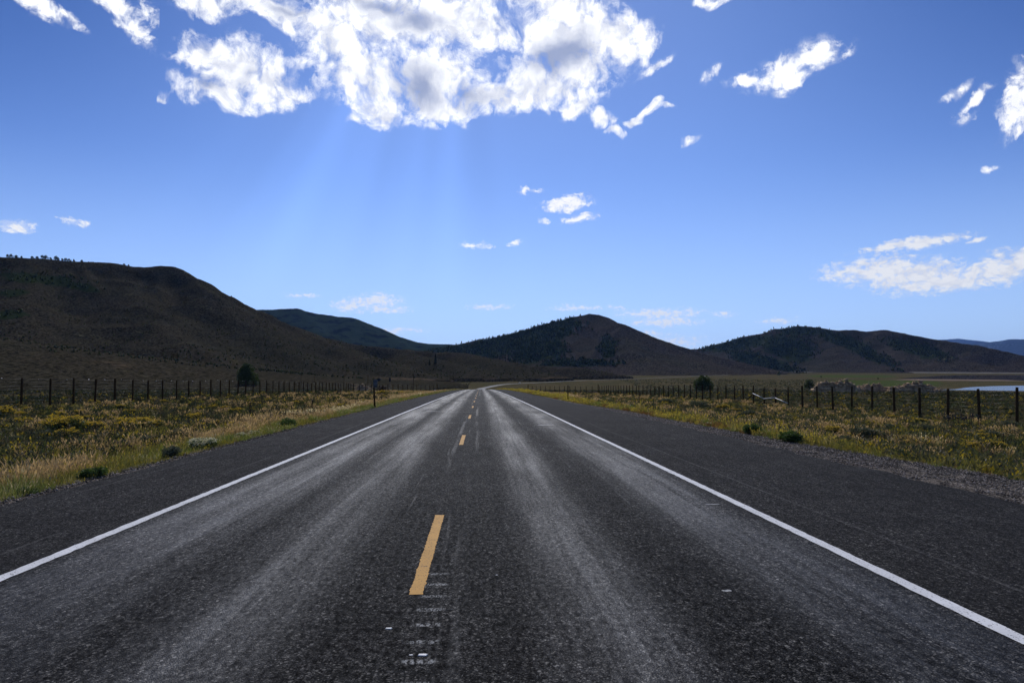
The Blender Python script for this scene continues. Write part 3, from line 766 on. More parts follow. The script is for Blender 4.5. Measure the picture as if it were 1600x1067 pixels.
Cr = [
 (.66, 8, 1.5, [(560, 565, 3500), (640, 554, 3400), (690, 545, 3350), (740, 534, 3300), (800, 522, 3200), (850, 507, 3200), (888, 496, 3200), (905, 490.5, 3200), (919, 487, 3200), (932, 489.5, 3200), (948, 497, 3200), (985, 515, 3150), (1030, 537, 3100), (1075, 550, 3050), (1125, 563, 2900), (1170, 573, 2800), (1220, 581, 2700)]),
 (.40, 40, 1.4, [(915, 495, 3150), (895, 525, 2900), (885, 548, 2650), (870, 566, 2450)]),
 (.38, 40, 1.4, [(935, 500, 3150), (965, 530, 2850), (1010, 556, 2550), (1050, 573, 2350)]),
 (.36, 40, 1.4, [(1040, 545, 3050), (1080, 562, 2700), (1130, 578, 2450)]),
 (.36, 40, 1.4, [(800, 530, 3150), (780, 550, 2850), (760, 565, 2600)]),
]
Cr += spurs(Cr[0][3], 15, 9, 2.7, .5)
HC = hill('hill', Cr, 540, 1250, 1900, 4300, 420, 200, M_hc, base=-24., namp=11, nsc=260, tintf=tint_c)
def tint_r(X, Y, H, A, R, col):
    PX, PY = pxpy(X, Y, H)
    g_ = np.maximum.reduce([ellm(PX, PY, 1150, 538, 60, 10, -8), ellm(PX, PY, 1230, 542, 50, 22, 15), ellm(PX, PY, 1190, 565, 60, 12, 15), ellm(PX, PY, 1345, 545, 60, 11, 28), ellm(PX, PY, 1430, 545, 55, 11, 15), ellm(PX, PY, 1310, 530, 40, 10, 20), ellm(PX, PY, 1250, 518, 36, 8)])
    col[..., 0] = g_
    col[..., 1] = np.maximum(ellm(PX, PY, 1195, 553, 26, 4, -10) * .5, ellm(PX, PY, 1400, 573, 60, 3, 3) * .4)
Rr = [
 (.62, 20, 1.5, [(1000, 556, 4700), (1050, 546, 4600), (1100, 541, 4600), (1150, 530, 4600), (1190, 522, 4600), (1212, 514, 4600), (1245, 510, 4600), (1290, 514, 4600), (1340, 517, 4600), (1385, 516, 4600), (1410, 521, 4600), (1460, 531, 4600), (1530, 542, 4500), (1600, 554, 4400), (1680, 563, 4300), (1850, 574, 4300), (2000, 580, 4300)]),
 (.36, 50, 1.4, [(1120, 540, 4550), (1160, 556, 4200), (1220, 574, 3900)]),
 (.38, 50, 1.4, [(1270, 515, 4550), (1315, 543, 4250), (1350, 561, 4000), (1385, 575, 3800)]),
 (.38, 50, 1.4, [(1385, 519, 4550), (1420, 545, 4250), (1480, 562, 4000), (1560, 574, 3850)]),
 (.38, 50, 1.4, [(1220, 518, 4550), (1225, 548, 4250), (1240, 568, 4000)]),
]
Rr += spurs(Rr[0][3], 18, 10, 2.8, .5)
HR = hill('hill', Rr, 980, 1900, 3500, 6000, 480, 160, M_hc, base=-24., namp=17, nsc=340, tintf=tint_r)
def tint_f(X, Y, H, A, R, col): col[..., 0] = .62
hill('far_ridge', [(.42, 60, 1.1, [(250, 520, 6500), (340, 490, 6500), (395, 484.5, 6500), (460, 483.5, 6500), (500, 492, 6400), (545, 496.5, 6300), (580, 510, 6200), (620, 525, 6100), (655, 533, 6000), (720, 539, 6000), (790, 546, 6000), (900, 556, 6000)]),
                (.4, 60, 1.3, [(470, 486, 6400), (500, 520, 5800), (560, 550, 5300)]), (.4, 60, 1.3, [(580, 512, 6200), (640, 545, 5500)]), (.4, 60, 1.3, [(400, 488, 6400), (420, 530, 5700)])],
     220, 930, 4700, 9000, 260, 110, M_hf, base=-24., namp=22, nsc=600, tintf=tint_f)
hill('far_ridge', [(.35, 80, 1.1, [(1380, 560, 26000), (1450, 550, 26000), (1500, 544, 26000), (1530, 536.5, 26000), (1585, 529, 26000), (1640, 528, 26000), (1700, 535, 26000), (1900, 545, 26000)])],
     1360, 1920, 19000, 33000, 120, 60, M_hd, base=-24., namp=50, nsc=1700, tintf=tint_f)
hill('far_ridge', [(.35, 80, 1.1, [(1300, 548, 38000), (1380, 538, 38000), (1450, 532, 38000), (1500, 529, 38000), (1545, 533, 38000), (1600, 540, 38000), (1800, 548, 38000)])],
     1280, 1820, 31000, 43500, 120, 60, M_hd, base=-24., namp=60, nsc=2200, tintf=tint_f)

# ------------------------------------------------------------------ tiny far trees on the hills (woods nobody could count)
def wood(hd, dens_thr, n, size, name, lab, seed, conifer=.5):
    r = np.random.default_rng(seed)
    X, Y, H, c = hd['X'], hd['Y'], hd['H'], hd['col'][..., 0]
    na, nr_ = X.shape
    i = r.integers(0, na - 1, n * 14); j = r.integers(0, nr_ - 1, n * 14)
    keep = ((c[i, j] + (r.random(len(i)) - .5) * .8 + 1.1 * fbm(X[i, j] / 90, Y[i, j] / 90, 3)) > dens_thr) & (c[i, j] > .12)
    if dens_thr < 0: keep = (fbm(X[i, j] / 60, Y[i, j] / 60, 4) + .35 * (r.random(len(i)) - .5) > .02) & (H[i, j] > ground(X[i, j], Y[i, j]) + 6) & (np.hypot(X[i, j], Y[i, j]) > 800) & (np.hypot(X[i, j], Y[i, j]) < 1900)
    i, j = i[keep][:n], j[keep][:n]; n = len(i)
    u, v = r.random(n), r.random(n)
    x = X[i, j] * (1 - u) + X[i + 1, j] * u + (X[i, j + 1] - X[i, j]) * v
    y = Y[i, j] * (1 - u) + Y[i + 1, j] * u + (Y[i, j + 1] - Y[i, j]) * v
    z = (H[i, j] * (1 - u) + H[i + 1, j] * u) * (1 - v) + (H[i, j + 1] * (1 - u) + H[i + 1, j + 1] * u) * v
    s = size * (.6 + .8 * r.random(n)); con = r.random(n) < conifer
    # each tree: 5-sided ragged crown: base ring, wide ring, upper ring, tip
    k = 5; ang = np.arange(k) / k * 2 * np.pi
    prof = [(0.10, .05), (.25, .42), (.60, .34), (1.0, 0.04)]
    V = []
    for (h, w_) in prof:
        wr = np.where(con, w_ * .62, w_ * (1.05 if h < .9 else 4.0))[:, None] * (.7 + .6 * r.random((n, k)))
        hh = h * np.where(con, 1.25, .85)[:, None] + .1 * (r.random((n, k)) - .5)
        V.append(np.stack([x[:, None] + s[:, None] * wr * np.cos(ang + r.random((n, 1)) * 6), y[:, None] + s[:, None] * wr * np.sin(ang + 0 * x[:, None]), z[:, None] + s[:, None] * hh - .2], -1))
    V = np.stack(V, 1).reshape(n, len(prof) * k, 3)
    fc = []
    for a in range(len(prof) - 1):
        for b_ in range(k):
            fc.append((a * k + b_, a * k + (b_ + 1) % k, (a + 1) * k + (b_ + 1) % k, (a + 1) * k + b_))
    fc = np.array(fc)[None] + (np.arange(n) * len(prof) * k)[:, None, None]
    cl = np.where(con[:, None], [[.020, .034, .014]], [[.044, .056, .016]]) * (.5 + 1.0 * r.random((n, 1)))
    o = mesh_np(name, V.reshape(-1, 3), fc.reshape(-1, 4), M_shrub, col=np.repeat(cl, len(prof) * k, 0))
    tag(o, lab, 'woodland', kind='stuff')
wood(HC, .55, 6500, 9.0, 'forest', 'dark green woodland over the left slope of the middle pointed hill', 1)
wood(HR, .55, 6500, 9.5, 'forest', 'dark green woodland in patches on the long right-hand hill', 2)
wood(HL, .45, 2200, 4.5, 'scrub_oak', 'low dark green brush high on the left-hand hillside', 3, 0)

wood(HL, -1, 3600, 2.3, 'hillside_brush', 'sparse dark brush dotted over the big left-hand hill', 4, 0)

# ------------------------------------------------------------------ leaf clouds
def leaf_quads(C, size, r, up=.0, asp=1.0):
    """random oriented quads at centres C"""
    n = len(C)
    a = r.normal(size=(n, 3)); a[:, 2] *= .6; a /= np.linalg.norm(a, axis=1)[:, None]
    b = r.normal(size=(n, 3)); b -= (b * a).sum(1)[:, None] * a; b /= np.linalg.norm(b, axis=1)[:, None]
    s = size * (.6 + .8 * r.random((n, 1)))
    a *= s * asp; b *= s
    V = np.stack([C - a, C - b * .6, C + a, C + b * .6], 1)
    return V.reshape(-1, 3), (np.arange(n * 4).reshape(n, 4))
def crown_mesh(r, lobes, n, size, c0, c1, name, mat, parent=None, hull=.65, asp=1.0, link=True):
    """lobes: list of (x,y,z,rx,ry,rz)"""
    L = np.array(lobes); wgt = (L[:, 3] * L[:, 4] * L[:, 5]) ** (2 / 3); wgt /= wgt.sum()
    k = r.choice(len(L), n, p=wgt)
    d = r.normal(size=(n, 3)); d /= np.linalg.norm(d, axis=1)[:, None]
    rad = hull + (1 - hull) * r.random(n); rad = np.where(r.random(n) < .3, r.random(n), rad)
    C = L[k, :3] + d * rad[:, None] * L[k, 3:6]
    V, Fq = leaf_quads(C, size, r, asp=asp)
    t = r.random((n, 1)) * .6 + .4 * r.random(len(L))[k][:, None]
    cl = np.array(c0) * (1 - t) + np.array(c1) * t
    return mesh_np(name, V, Fq, mat, parent, col=np.repeat(cl, 4, 0), link=link)

def broad_tree(name, loc, H, W, label, cat, seed, c0=(.022, .036, .012), c1=(.05, .075, .02), group=None, nl=16, leaves=5000, lsz=None, low=.1, cone=.5):
    r = np.random.default_rng(seed)
    root = empty(name, loc); tag(root, label, cat, group)
    mb = MB()
    mb.tube([(0, 0, -.2), (.03 * H, 0, H * .25), (0, .02 * H, H * .55), (.01 * H, 0, H * .85)], [H * .035, H * .028, H * .018, H * .006], 7, .2)
    lobes = []
    for i in range(nl):
        t = (i + .5) / nl
        z = H * (low + .12 + (.80 - low) * t)
        rr = W / 2 * ((1 - t) ** cone) * (.35 + .5 * r.random())
        a = i * 2.4 + r.random()
        s = W * (.16 + .10 * r.random()) * (1.15 - .45 * t)
        x, y = math.cos(a) * rr, math.sin(a) * rr
        lobes.append((x, y, z, s, s, s * 1.15))
        mb.tube([(0, 0, z * .55), (x * .5, y * .5, z * .8), (x, y, z)], [H * .012, H * .008, H * .003], 5)
    mb.build('trunk', M_bark, root, smooth=True)
    crown_mesh(r, lobes, leaves, lsz or W * .028, c0, c1, 'crown', M_shrub, root, .7)
    return root

# the lone trees behind the two fences
p = hit(385, 607.5); d = math.hypot(p[0], p[1]); k = d / F
broad_tree('round_tree', p, 36 * k, 34 * k, 'dense dark green tree behind the left fence', 'tree', 5, leaves=7000)
p = hit(1099, 610.5); d = math.hypot(p[0], p[1]); k = d / F
broad_tree('broad_bush', p, 20.5 * k, 31 * k, 'wide dark rounded bush behind the right fence', 'bush', 6, cone=.35, low=0, leaves=6000)
p = hit(1265, 609); d = math.hypot(p[0], p[1]); k = d / F
broad_tree('broad_bush', p, 14 * k, 18 * k, 'small dark green bush left of the pale dirt heap', 'bush', 7, cone=.35, low=0, leaves=4000)
p = hit(592, 608); d = math.hypot(p[0], p[1]); k = d / F
# skyline trees on the left hill, two spruces on the low slope
def conifer(name, loc, H, label, seed, group=None, c=(.012, .022, .014)):
    r = np.random.default_rng(seed)
    root = empty(name, loc); tag(root, label, 'tree', group)
    mb = MB(); mb.tube([(0, 0, -.5), (0, 0, H * .9)], [H * .02, H * .004], 6); mb.build('trunk', M_bark, root)
    n = 900; t = r.random(n) ** 1.3; a = r.random(n) * 6.283
    tier = .75 + .25 * np.cos(t * 34)
    rr = H * .21 * (1 - t) * tier * np.sqrt(r.random(n)) + .05 * H * r.random(n) * (1 - t)
    C = np.stack([rr * np.cos(a), rr * np.sin(a), H * (.06 + .94 * t)], 1)
    V, Fq = leaf_quads(C, H * .035, r)
    cl = np.array(c) * (.6 + .8 * r.random((n, 1)))
    mesh_np('crown', V, Fq, M_shrub, root, col=np.repeat(cl, 4, 0))
for i, (px, Dd, hh, lab) in enumerate([(671, 1330, 13, 'short dark spruce on the low slope beyond the road, left of its taller twin'), (679, 1330, 20, 'tall dark spruce on the low slope beyond the road'), (664.5, 1345, 8, 'smallest dark conifer beside the two spruces on the low slope')]):
    X, Y, Z = height_at(HL, px, Dd); conifer('spruce_tree', (X, Y, Z - 1), hh, lab, 50 + i)
hills_trees = [(5, 8), (10, 9), (20, 6), (29, 5), (45, 6), (52, 6), (59, 9), (62, 7), (66, 9), (74, 6), (81, 10), (84, 8), (93, 6), (97, 8), (103, 7), (111, 6), (123, 5), (190, 4), (197, 4), (-12, 8)]
for i, (px, hh) in enumerate(hills_trees):
    # crest of the hill in this bearing
    a = azel(px, 560)[0]; ii = int(np.clip(np.searchsorted(HL['A'], a), 0, len(HL['A']) - 1))
    jj = int(np.argmax((HL['H'][ii] - CAMZ) / HL['R']))
    X, Y, Z = HL['X'][ii, jj], HL['Y'][ii, jj], HL['H'][ii, jj]
    lab = 'small dark tree standing against the sky on the flat top of the left hill'
    if px > 150: lab = 'tiny dark shrub on the bare level ridge of the left hill'
    broad_tree('hilltop_tree' if px < 150 else 'hilltop_shrub', (X, Y, Z - .5), hh * .85, hh * .85 * (.9 + .3 * (i % 3)), lab, 'tree' if px < 150 else 'shrub', 100 + i, (.012, .02, .01), (.03, .04, .018),
               'trees along the top of the left hill' if px < 150 else 'shrubs on the level ridge', nl=6, leaves=260, lsz=.75, low=.12)

# far bushes in the valley
for i, (px, py, s, lab) in enumerate([(1217, 586.5, 6, 'dark bush alone on the valley floor below the right-hand hill'), (1283, 590, 3, 'low dark bush on the meadow left of two others'), (1372, 592.5, 2.6, 'low dark bush on the green meadow beyond the dirt heap')]):
    p = hit(px, py); k = math.hypot(p[0], p[1]) / F
    broad_tree('valley_bush', p, s * k * .9, s * k * 1.2, lab, 'bush', 200 + i, nl=6, leaves=400, lsz=s * k * .07, low=0)

# ------------------------------------------------------------------ fences
def post_mb(h, r_, lean=0., sq=False):
    mb = MB()
    lx = lean * h
    mb.tube([(0, 0, -.3), (lx * .4, 0, h * .4), (lx, 0, h - .03), (lx, 0, h)], [r_ * 1.05, r_, r_ * .95, r_ * .7], 8, .12)
    return mb
PROTO = {}
def make_post(kind, h, r_):
    key = (kind, round(h, 2), r_)
    if key not in PROTO:
        o = post_mb(h, r_).build('post', M_wood, smooth=True, link=False); PROTO[key] = o
    return PROTO[key]
def fence(root_name, P, heights, label, rad=.10, wires=(.3, .6, .9, 1.2, 1.5, 1.8, 2.1, 2.4), thick=(), wire_r=.004):
    root = empty(root_name, P[0]); tag(root, label, 'fence')
    R0 = Vector(P[0])
    base = make_post('p', 1.0, rad)
    tops = []
    for i, (p, h) in enumerate(zip(P, heights)):
        o = base.copy(); COL.objects.link(o); o.parent = root
        o.location = Vector(p) - R0
        s = 1.55 if i in thick else .9 + .2 * random.random()
        o.scale = (s, s, h)
        lx, ly = random.gauss(0, .012), random.gauss(0, .012)
        o.rotation_euler = (lx, ly, random.random() * 6)
        tops.append(h)
    mb = MB()
    for wz in wires:
        for i in range(len(P) - 1):
            if i in SKIP.get(root_name, ()): continue
            a = Vector(P[i]) - R0 + Vector((0, 0, min(wz, heights[i] - .05))); b = Vector(P[i + 1]) - R0 + Vector((0, 0, min(wz, heights[i + 1] - .05)))
            mid = (a + b) / 2 - Vector((0, 0, .03))
            mb.tube([a, mid, b], wire_r, 3)
    if wires: mb.build('wire', M_wire, root)
    return root, R0
SKIP = {'deer_fence': ()}
def fpts(pts): return [(x, y, gz(x, y)) for x, y in pts]
# left fence: 3.6 m bays parallel to the road, then a wing that closes in on the road
def wing(x0, y0, x1, y1, n):
    return [(x0 + (x1 - x0) * t, y0 + (y1 - y0) * t) for t in np.linspace(0, 1, n + 1)[1:]]
LX = [(-37.95, 58.5 + 3.6 * k) for k in range(-6, 42)]
LX += wing(-37.95, LX[-1][1], -16.5, 262, 17)
LP = fpts([(x + random.gauss(0, .03), y) for x, y in LX])
LH = [2.5 + random.gauss(0, .04) for _ in LP]
LH[-1] = 2.9
root, R0 = fence('deer_fence', LP, LH, 'tall wire fence of dark wooden posts left of the road', thick=(47, len(LP) - 1))
def beam(name, a, b, r_, mat, parent, R0, n=8):
    mb = MB(); mb.tube([Vector(a) - R0, Vector(b) - R0], [r_, r_], n); return mb.build(name, mat, parent, smooth=True)
def up(p, z): return (p[0], p[1], p[2] + z)
# the braced bay by the tree: posts seen at 417 and 427 px
def near_idx(P, px): return min(range(len(P)), key=lambda i: abs(pxpy(np.array(P[i][0]), np.array(P[i][1]), np.array(P[i][2]))[0] - px))
i = near_idx(LP, 418); beam('brace_rail', up(LP[i], 1.95), up(LP[i + 1], 1.95), .06, M_wood, root, R0)
i = near_idx(LP, 462); beam('brace_rail', up(LP[i], 2.0), up(LP[i + 1], 2.0), .05, M_wood, root, R0)
beam('brace', up(LP[-3], .1), up(LP[-2], 2.2), .08, M_wood, root, R0)
beam('brace', up(LP[-2], .1), up(LP[-1], 2.3), .08, M_wood, root, R0)
# little pale tags on the top wire
tg_m = MB(); tg_m.box((0, 0, 0), (.10, .012, .05), 0); tg_o = tg_m.build('wire_tag', M_wht, link=False)
for i in range(3, 30):
    a = Vector(LP[i]) - R0; b = Vector(LP[i + 1]) - R0; t = .3 + .4 * random.random()
    o = tg_o.copy(); COL.objects.link(o); o.parent = root; o.location = a.lerp(b, t) + Vector((0, 0, LH[i] - .09))
    o.rotation_euler = (random.gauss(-.5, .2), 0, 1.57 + random.gauss(0, .5))

RX = [(37.95, 46.8 + 3.6 * k) for k in range(-3, 49)]
RX += wing(37.95, RX[-1][1], 18.6, 268, 14)
RP = fpts([(x + random.gauss(0, .03), y) for x, y in RX])
RH = [2.6 + random.gauss(0, .04) for _ in RP]
short = [near_idx(RP, q) for q in (1193.7, 1211, 1235)]
for i in short: RH[i] = 2.28
c934 = near_idx(RP, 934); RH[c934] = 3.1; RH[-1] = 3.1
root, R0 = fence('wire_fence', RP, RH, 'tall wooden post fence right of the road with a broken bay of pale rails', thick=(c934, len(RP) - 1))
def onpost(i, py):   # height on post i seen at image row py
    x, y, z = RP[i]; lo, hi = z - 1, z + 4
    for _ in range(30):
        md = (lo + hi) / 2
        if pxpy(np.array(x), np.array(y), np.array(md))[1] > py: lo = md
        else: hi = md
    return (x - .12, y - .08, lo)
j = near_idx(RP, 1176)
beam('brace', onpost(j - 0 + 1, 631), onpost(j, 615.5), .07, M_wood, root, R0)
beam('broken_rail', onpost(j, 614.5), onpost(j - 1, 622.5), .055, M_rail, root, R0)
beam('broken_rail', onpost(j - 1, 622.8), onpost(j - 2, 621.0), .05, M_rail, root, R0)
beam('broken_rail', onpost(j - 2, 621.5), onpost(j - 3, 629.8), .055, M_rail, root, R0)
for q in (1147, 1161): pass
beam('brace', up(RP[-3], .1), up(RP[-2], 2.2), .08, M_wood, root, R0)

# low wire fence in the field behind the left one
lp = []
for t in np.linspace(0, 1, 44):
    px = -60 + 560 * t ** .9; x, y, z = ray(px, 612)
    D = 150 + 130 * t
    X, Y = x / math.hypot(x, y) * D, y / math.hypot(x, y) * D
    lp.append((X, Y, gz(X, Y)))
fence('low_wire_fence', lp, [1.15 + random.gauss(0, .08) for _ in lp], 'low fence of thin stakes crossing the field behind the tall left fence', rad=.055, wires=(.5, .95))

# ------------------------------------------------------------------ roadside posts and signs
def delineator(px, py, top_py, label, r_=.045, lean=0., mat=None):
    p = hit(px, py); k = math.hypot(p[0], p[1]) / F
    h = (py - top_py) * k
    root = empty('marker_post', p); tag(root, label, 'post')
    mb = MB(); mb.tube([(0, 0, -.3), (lean * h * .5, 0, h * .5), (lean * h, 0, h)], [r_, r_ * .95, r_ * .9], 6, .05)
    mb.build('stake', mat or M_wood, root)
    mb = MB(); mb.box((lean * h, -.0, h + .012), (r_ * 1.9, r_ * 1.9, .03)); mb.build('cap', M_steel, root)
    return root, h, k, p
delineator(390.5, 648.5, 630, 'short dark stake in the dry grass left of the road, left of two')
delineator(487.5, 643.5, 626, 'short dark stake in the dry grass left of the road, nearer the sign')
delineator(887.5, 626.5, 602, 'tall dark post standing at the right edge of the pavement', .05)
delineator(997.5, 633, 616, 'leaning dark stake in the weeds right of the road', .045, .13)
delineator(1568, 697, 681, 'thin dark stake low in the weeds at the far right', .022)
# sign seen from behind on its post
p = hit(586, 637.5); k = math.hypot(p[0], p[1]) / F
root = empty('road_sign', p, -.1); tag(root, 'small rectangular roadside sign seen from behind on a dark post', 'sign')
H = (637.5 - 594) * k
mb = MB(); mb.tube([(0, 0, -.3), (-.1, 0, H * .98)], [.06, .05], 6); mb.build('post', M_wood, root)
mb = MB(); mb.box((.03, -.07, H - 6.5 * k), (6.2 * k, .012, 12.5 * k)); mb.build('panel', M_steel, root)
mb = MB(); mb.box((.03, -.085, H - 3 * k), (5.2 * k, .02, .04)); mb.box((.03, -.085, H - 10 * k), (5.2 * k, .02, .04)); mb.build('bracket', M_dark, root)
p = hit(609, 611.5); k = math.hypot(p[0], p[1]) / F
root = empty('road_sign', p); tag(root, 'narrow grey sign on a thin post in front of the left wing fence', 'sign')
H = 21 * k
mb = MB(); mb.tube([(0, 0, -.3), (0, 0, H * .98)], [.05, .05], 6); mb.build('post', M_steel, root)
mb = MB(); mb.box((0, -.06, H - 3 * k), (3 * k, .012, 6 * k)); mb.build('panel', M_dark, root)
p = hit(592, 609.5); k = math.hypot(p[0], p[1]) / F
root = empty('round_top_sign', p); tag(root, 'dark rounded sign on a pole beside the brown brush heap', 'sign')
H = 18.5 * k
mb = MB(); mb.tube([(0, 0, -.3), (0, 0, H * .9)], [.05, .05], 6); mb.build('post', M_wood, root)
mb = MB(); mb.tube([(0, -.08, H - 2.6 * k), (0, -.05, H - 2.6 * k)], [2.7 * k, 2.7 * k], 8); mb.build('panel', M_dark, root)
p = hit(679.5, 611.5); k = math.hypot(p[0], p[1]) / F
root = empty('roadside_marker', p); tag(root, 'small white marker at the road end of the left fence', 'marker')
mb = MB(); mb.tube([(0, 0, 0), (0, 0, 2.0 * k), (0, 0, 3.6 * k)], [.30, .2, .05], 8); mb.build('body', M_wht, root)
mb = MB(); mb.box((0, 0, .02), (.8, .8, .05)); mb.build('base', M_dark, root)

# utility poles across the left plain
pole_proto = None
for i, (px, pyb, hh, lab) in enumerate([(277, 585, 17, 'faint utility pole at the foot of the left hill, leftmost of the line'), (407, 588, 14, 'faint utility pole just right of the lone tree'), (423, 587, 12, 'second faint utility pole right of the lone tree'), (470.5, 596, 13, 'thin utility pole beyond the left fence, left of a pair'), (492, 596, 13, 'thin utility pole beyond the left fence, right of a pair'),
        (537.5, 600, 14, 'thin utility pole behind the dirt and brush heap'), (575, 602, 17, 'tall utility pole just left of the road sign'), (646, 604, 20, 'tallest utility pole, behind the end of the left fence'), (703, 590, 9, 'left one of two small far poles above the road crest'), (709, 590, 9, 'right one of two small far poles above the road crest')]):
    D = {277: 850, 407: 800, 423: 820, 470.5: 560, 492: 560, 537.5: 520, 575: 480, 646: 420, 703: 1000, 709: 1000}[px]
    x, y, z = ray(px, 590); hh_ = math.hypot(x, y); X, Y = x / hh_ * D, y / hh_ * D
    ztop = far(px, pyb - hh, D)[2]
    A_ = azel(px, 560)[0]; ii = int(np.searchsorted(HL['A'], A_)); jj = int(np.clip(np.searchsorted(HL['R'], D), 0, 299))
    Z = max(gz(X, Y), HL['H'][ii, jj] if D > 650 else -99)
    h = max(ztop - Z, 7)
    root = empty('utility_pole', (X, Y, Z)); tag(root, lab, 'utility pole')
    mb = MB(); mb.tube([(0, 0, -.5), (0, 0, h)], [.2, .14], 6); mb.build('pole', M_wood, root)
    mb = MB(); mb.box((0, 0, h - .7), (2.4, .14, .16), .5); mb.build('crossarm', M_wood, root)

# ------------------------------------------------------------------ heaps
def mound(px0, px1, pyb, hpx, D, label, seed, mat, name='dirt_heap', rocks=160, nm=None):
    r = np.random.default_rng(seed)
    a = far(px0, pyb, D); b = far(px1, pyb, D); cx, cy = (a[0] + b[0]) / 2, (a[1] + b[1]) / 2
    half = math.hypot(b[0] - a[0], b[1] - a[1]) / 2; hz = 1.25 * hpx * D / F
    rz = math.atan2(b[1] - a[1], b[0] - a[0])
    root = empty(name, (cx, cy, gz(cx, cy)), rz); tag(root, label, nm or 'heap')
    nu, nv = 110, 50
    U, Vv = np.meshgrid(np.linspace(-1, 1, nu), np.linspace(-1, 1, nv), indexing='ij')
    prof = np.clip(1 - U ** 2, 0, 1) ** .5 * np.clip(1 - Vv ** 2, 0, 1)
    bumps = np.clip(.55 + .9 * fbm(U * 4.5 + seed, Vv * 2.2, 3), .2, 1.1)
    Z = hz * prof * bumps * 1.25 + hz * .28 * prof * np.abs(fbm(U * 26, Vv * 12, 4)) * 2 - .4
    mesh_np('soil', np.stack([U * half, Vv * half * .32, Z], -1).reshape(-1, 3), grid_faces(nu, nv), mat, root)
    mb = MB()
    for i in range(rocks):
        u, v = r.uniform(-.93, .93), r.uniform(-.85, .1)
        iu, iv = int((u + 1) / 2 * (nu - 1)), int((v + 1) / 2 * (nv - 1))
        s = r.uniform(.2, 1.0) * hz * .12
        c = np.array([u * half, v * half * .32, Z[iu, iv] + s * .25])
        d = r.normal(size=(8, 3)) * .12
        P8 = np.array([(-1, -1, -.7), (1, -1, -.7), (1, 1, -.7), (-1, 1, -.7), (-.7, -.6, .6), (.7, -.7, .5), (.6, .7, .7), (-.7, .6, .5)]) + d * 1.5
        ang = r.uniform(0, 6.28); R2 = np.array([[math.cos(ang), -math.sin(ang), 0], [math.sin(ang), math.cos(ang), 0], [0, 0, 1]])
        P8 = (P8 * [s * r.uniform(.8, 1.8), s, s * .7]) @ R2.T + c
        mb.add(P8, [(0, 3, 2, 1), (4, 5, 6, 7), (0, 1, 5, 4), (1, 2, 6, 5), (2, 3, 7, 6), (3, 0, 4, 7)])
    ro = mb.build('rocks', M_rock if name == 'dirt_heap' else mat, root); ro['kind'] = 'stuff'
    # dead sticks
    mb = MB()
    for i in range(rocks // 2):
        u, v = r.uniform(-.9, .9), r.uniform(-.8, 0)
        iu, iv = int((u + 1) / 2 * (nu - 1)), int((v + 1) / 2 * (nv - 1))
        c = Vector((u * half, v * half * .32, Z[iu, iv])); L = hz * r.uniform(.3, .9)
        mb.tube([c, c + Vector((r.normal() * L, r.normal() * L * .5, abs(r.normal()) * L * .3))], [.06, .02], 4)
    so_ = mb.build('dead_branches', M_rail2 if name == 'dirt_heap' else mat, root); so_['kind'] = 'stuff'
M_rail2 = simple('dead_wood', (.22, .17, .12), .8, 0, .3, 2, 0)
mound(1268, 1345, 612, 17, 330, 'tallest pale dirt and rock heap behind the right fence', 1, M_dirt)
mound(1315, 1400, 610, 12, 345, 'long low pale rubble heap in the middle behind the right fence', 2, M_dirt)
mound(1385, 1475, 611, 14, 340, 'jagged pale rubble heap nearest the lake behind the right fence', 3, M_dirt)
mound(553, 580, 610, 11, 240, 'heap of tan branches and earth left of the road sign', 4, M_dirt, 'brush_heap', 40)
mound(590, 604, 609.5, 10, 235, 'small rusty brown heap just right of the road sign', 5, simple('rusty_earth', (.10, .05, .025), .9, 0, .4, 1, .6), 'brush_heap', 20)
mound(915, 936, 611, 5, 235, 'small brown heap behind the corner post of the right fence', 6, simple('brown_earth', (.09, .055, .03), .9, 0, .4, 1, .6), 'brush_heap', 20)

# ------------------------------------------------------------------ white car far down the road
i = int(np.argmin(np.abs([pxpy(np.array(q_[0]), np.array(q_[1]), np.array(-20.))[0] - 815 for q_ in rp])))
cx, cy = rp[i] - nr[i] * 1.8
cz = V[1][i][2] if False else float(roadz(rp[i][1]) + lift[i] + .02)
root = empty('car', (cx, cy, cz), math.atan2(tg[i][1], tg[i][0]) - math.pi / 2 + math.pi); tag(root, 'tiny white car driving on the bend of the road beyond the crest', 'car')
def lathe_car():
    prof = [(-2.2, .35), (-2.25, .75), (-1.35, .95), (-.7, 1.42), (.9, 1.45), (1.75, 1.0), (2.2, .95), (2.25, .4)]
    mb = MB(); W_ = .88
    V_ = []; n = len(prof)
    for s_ in (-1, 1):
        for (y_, z_) in prof: V_.append((s_ * (W_ if z_ < 1.1 else .68), -y_, z_))
    Fc = [tuple(range(n)), tuple(range(n, 2 * n))[::-1]] + [(a, (a + 1) % n, n + (a + 1) % n, n + a) for a in range(n)]
    mb.add(V_, Fc); return mb
lathe_car().build('body', M_wht, root)
mb = MB(); mb.box((0, 1.05, 1.2), (1.3, .06, .34)); mb.build('windscreen', M_glass, root)
wm = MB(); wm.tube([(-.1, 0, 0), (.1, 0, 0)], [.33, .33], 12); wo_ = wm.build('wheel', M_tyre, link=False)
for a, b_ in ((-.85, 1.4), (.85, 1.4), (-.85, -1.4), (.85, -1.4)):
    o = wo_.copy(); COL.objects.link(o); o.parent = root; o.location = (a, b_, .33)
hm = MB(); hm.tube([(0, 0, 0), (0, .06, 0)], [.11, .11], 8); ho = hm.build('headlight', M_glass, link=False)
for a in (-.6, .6):
    o = ho.copy(); COL.objects.link(o); o.parent = root; o.location = (a, 2.2, .68)

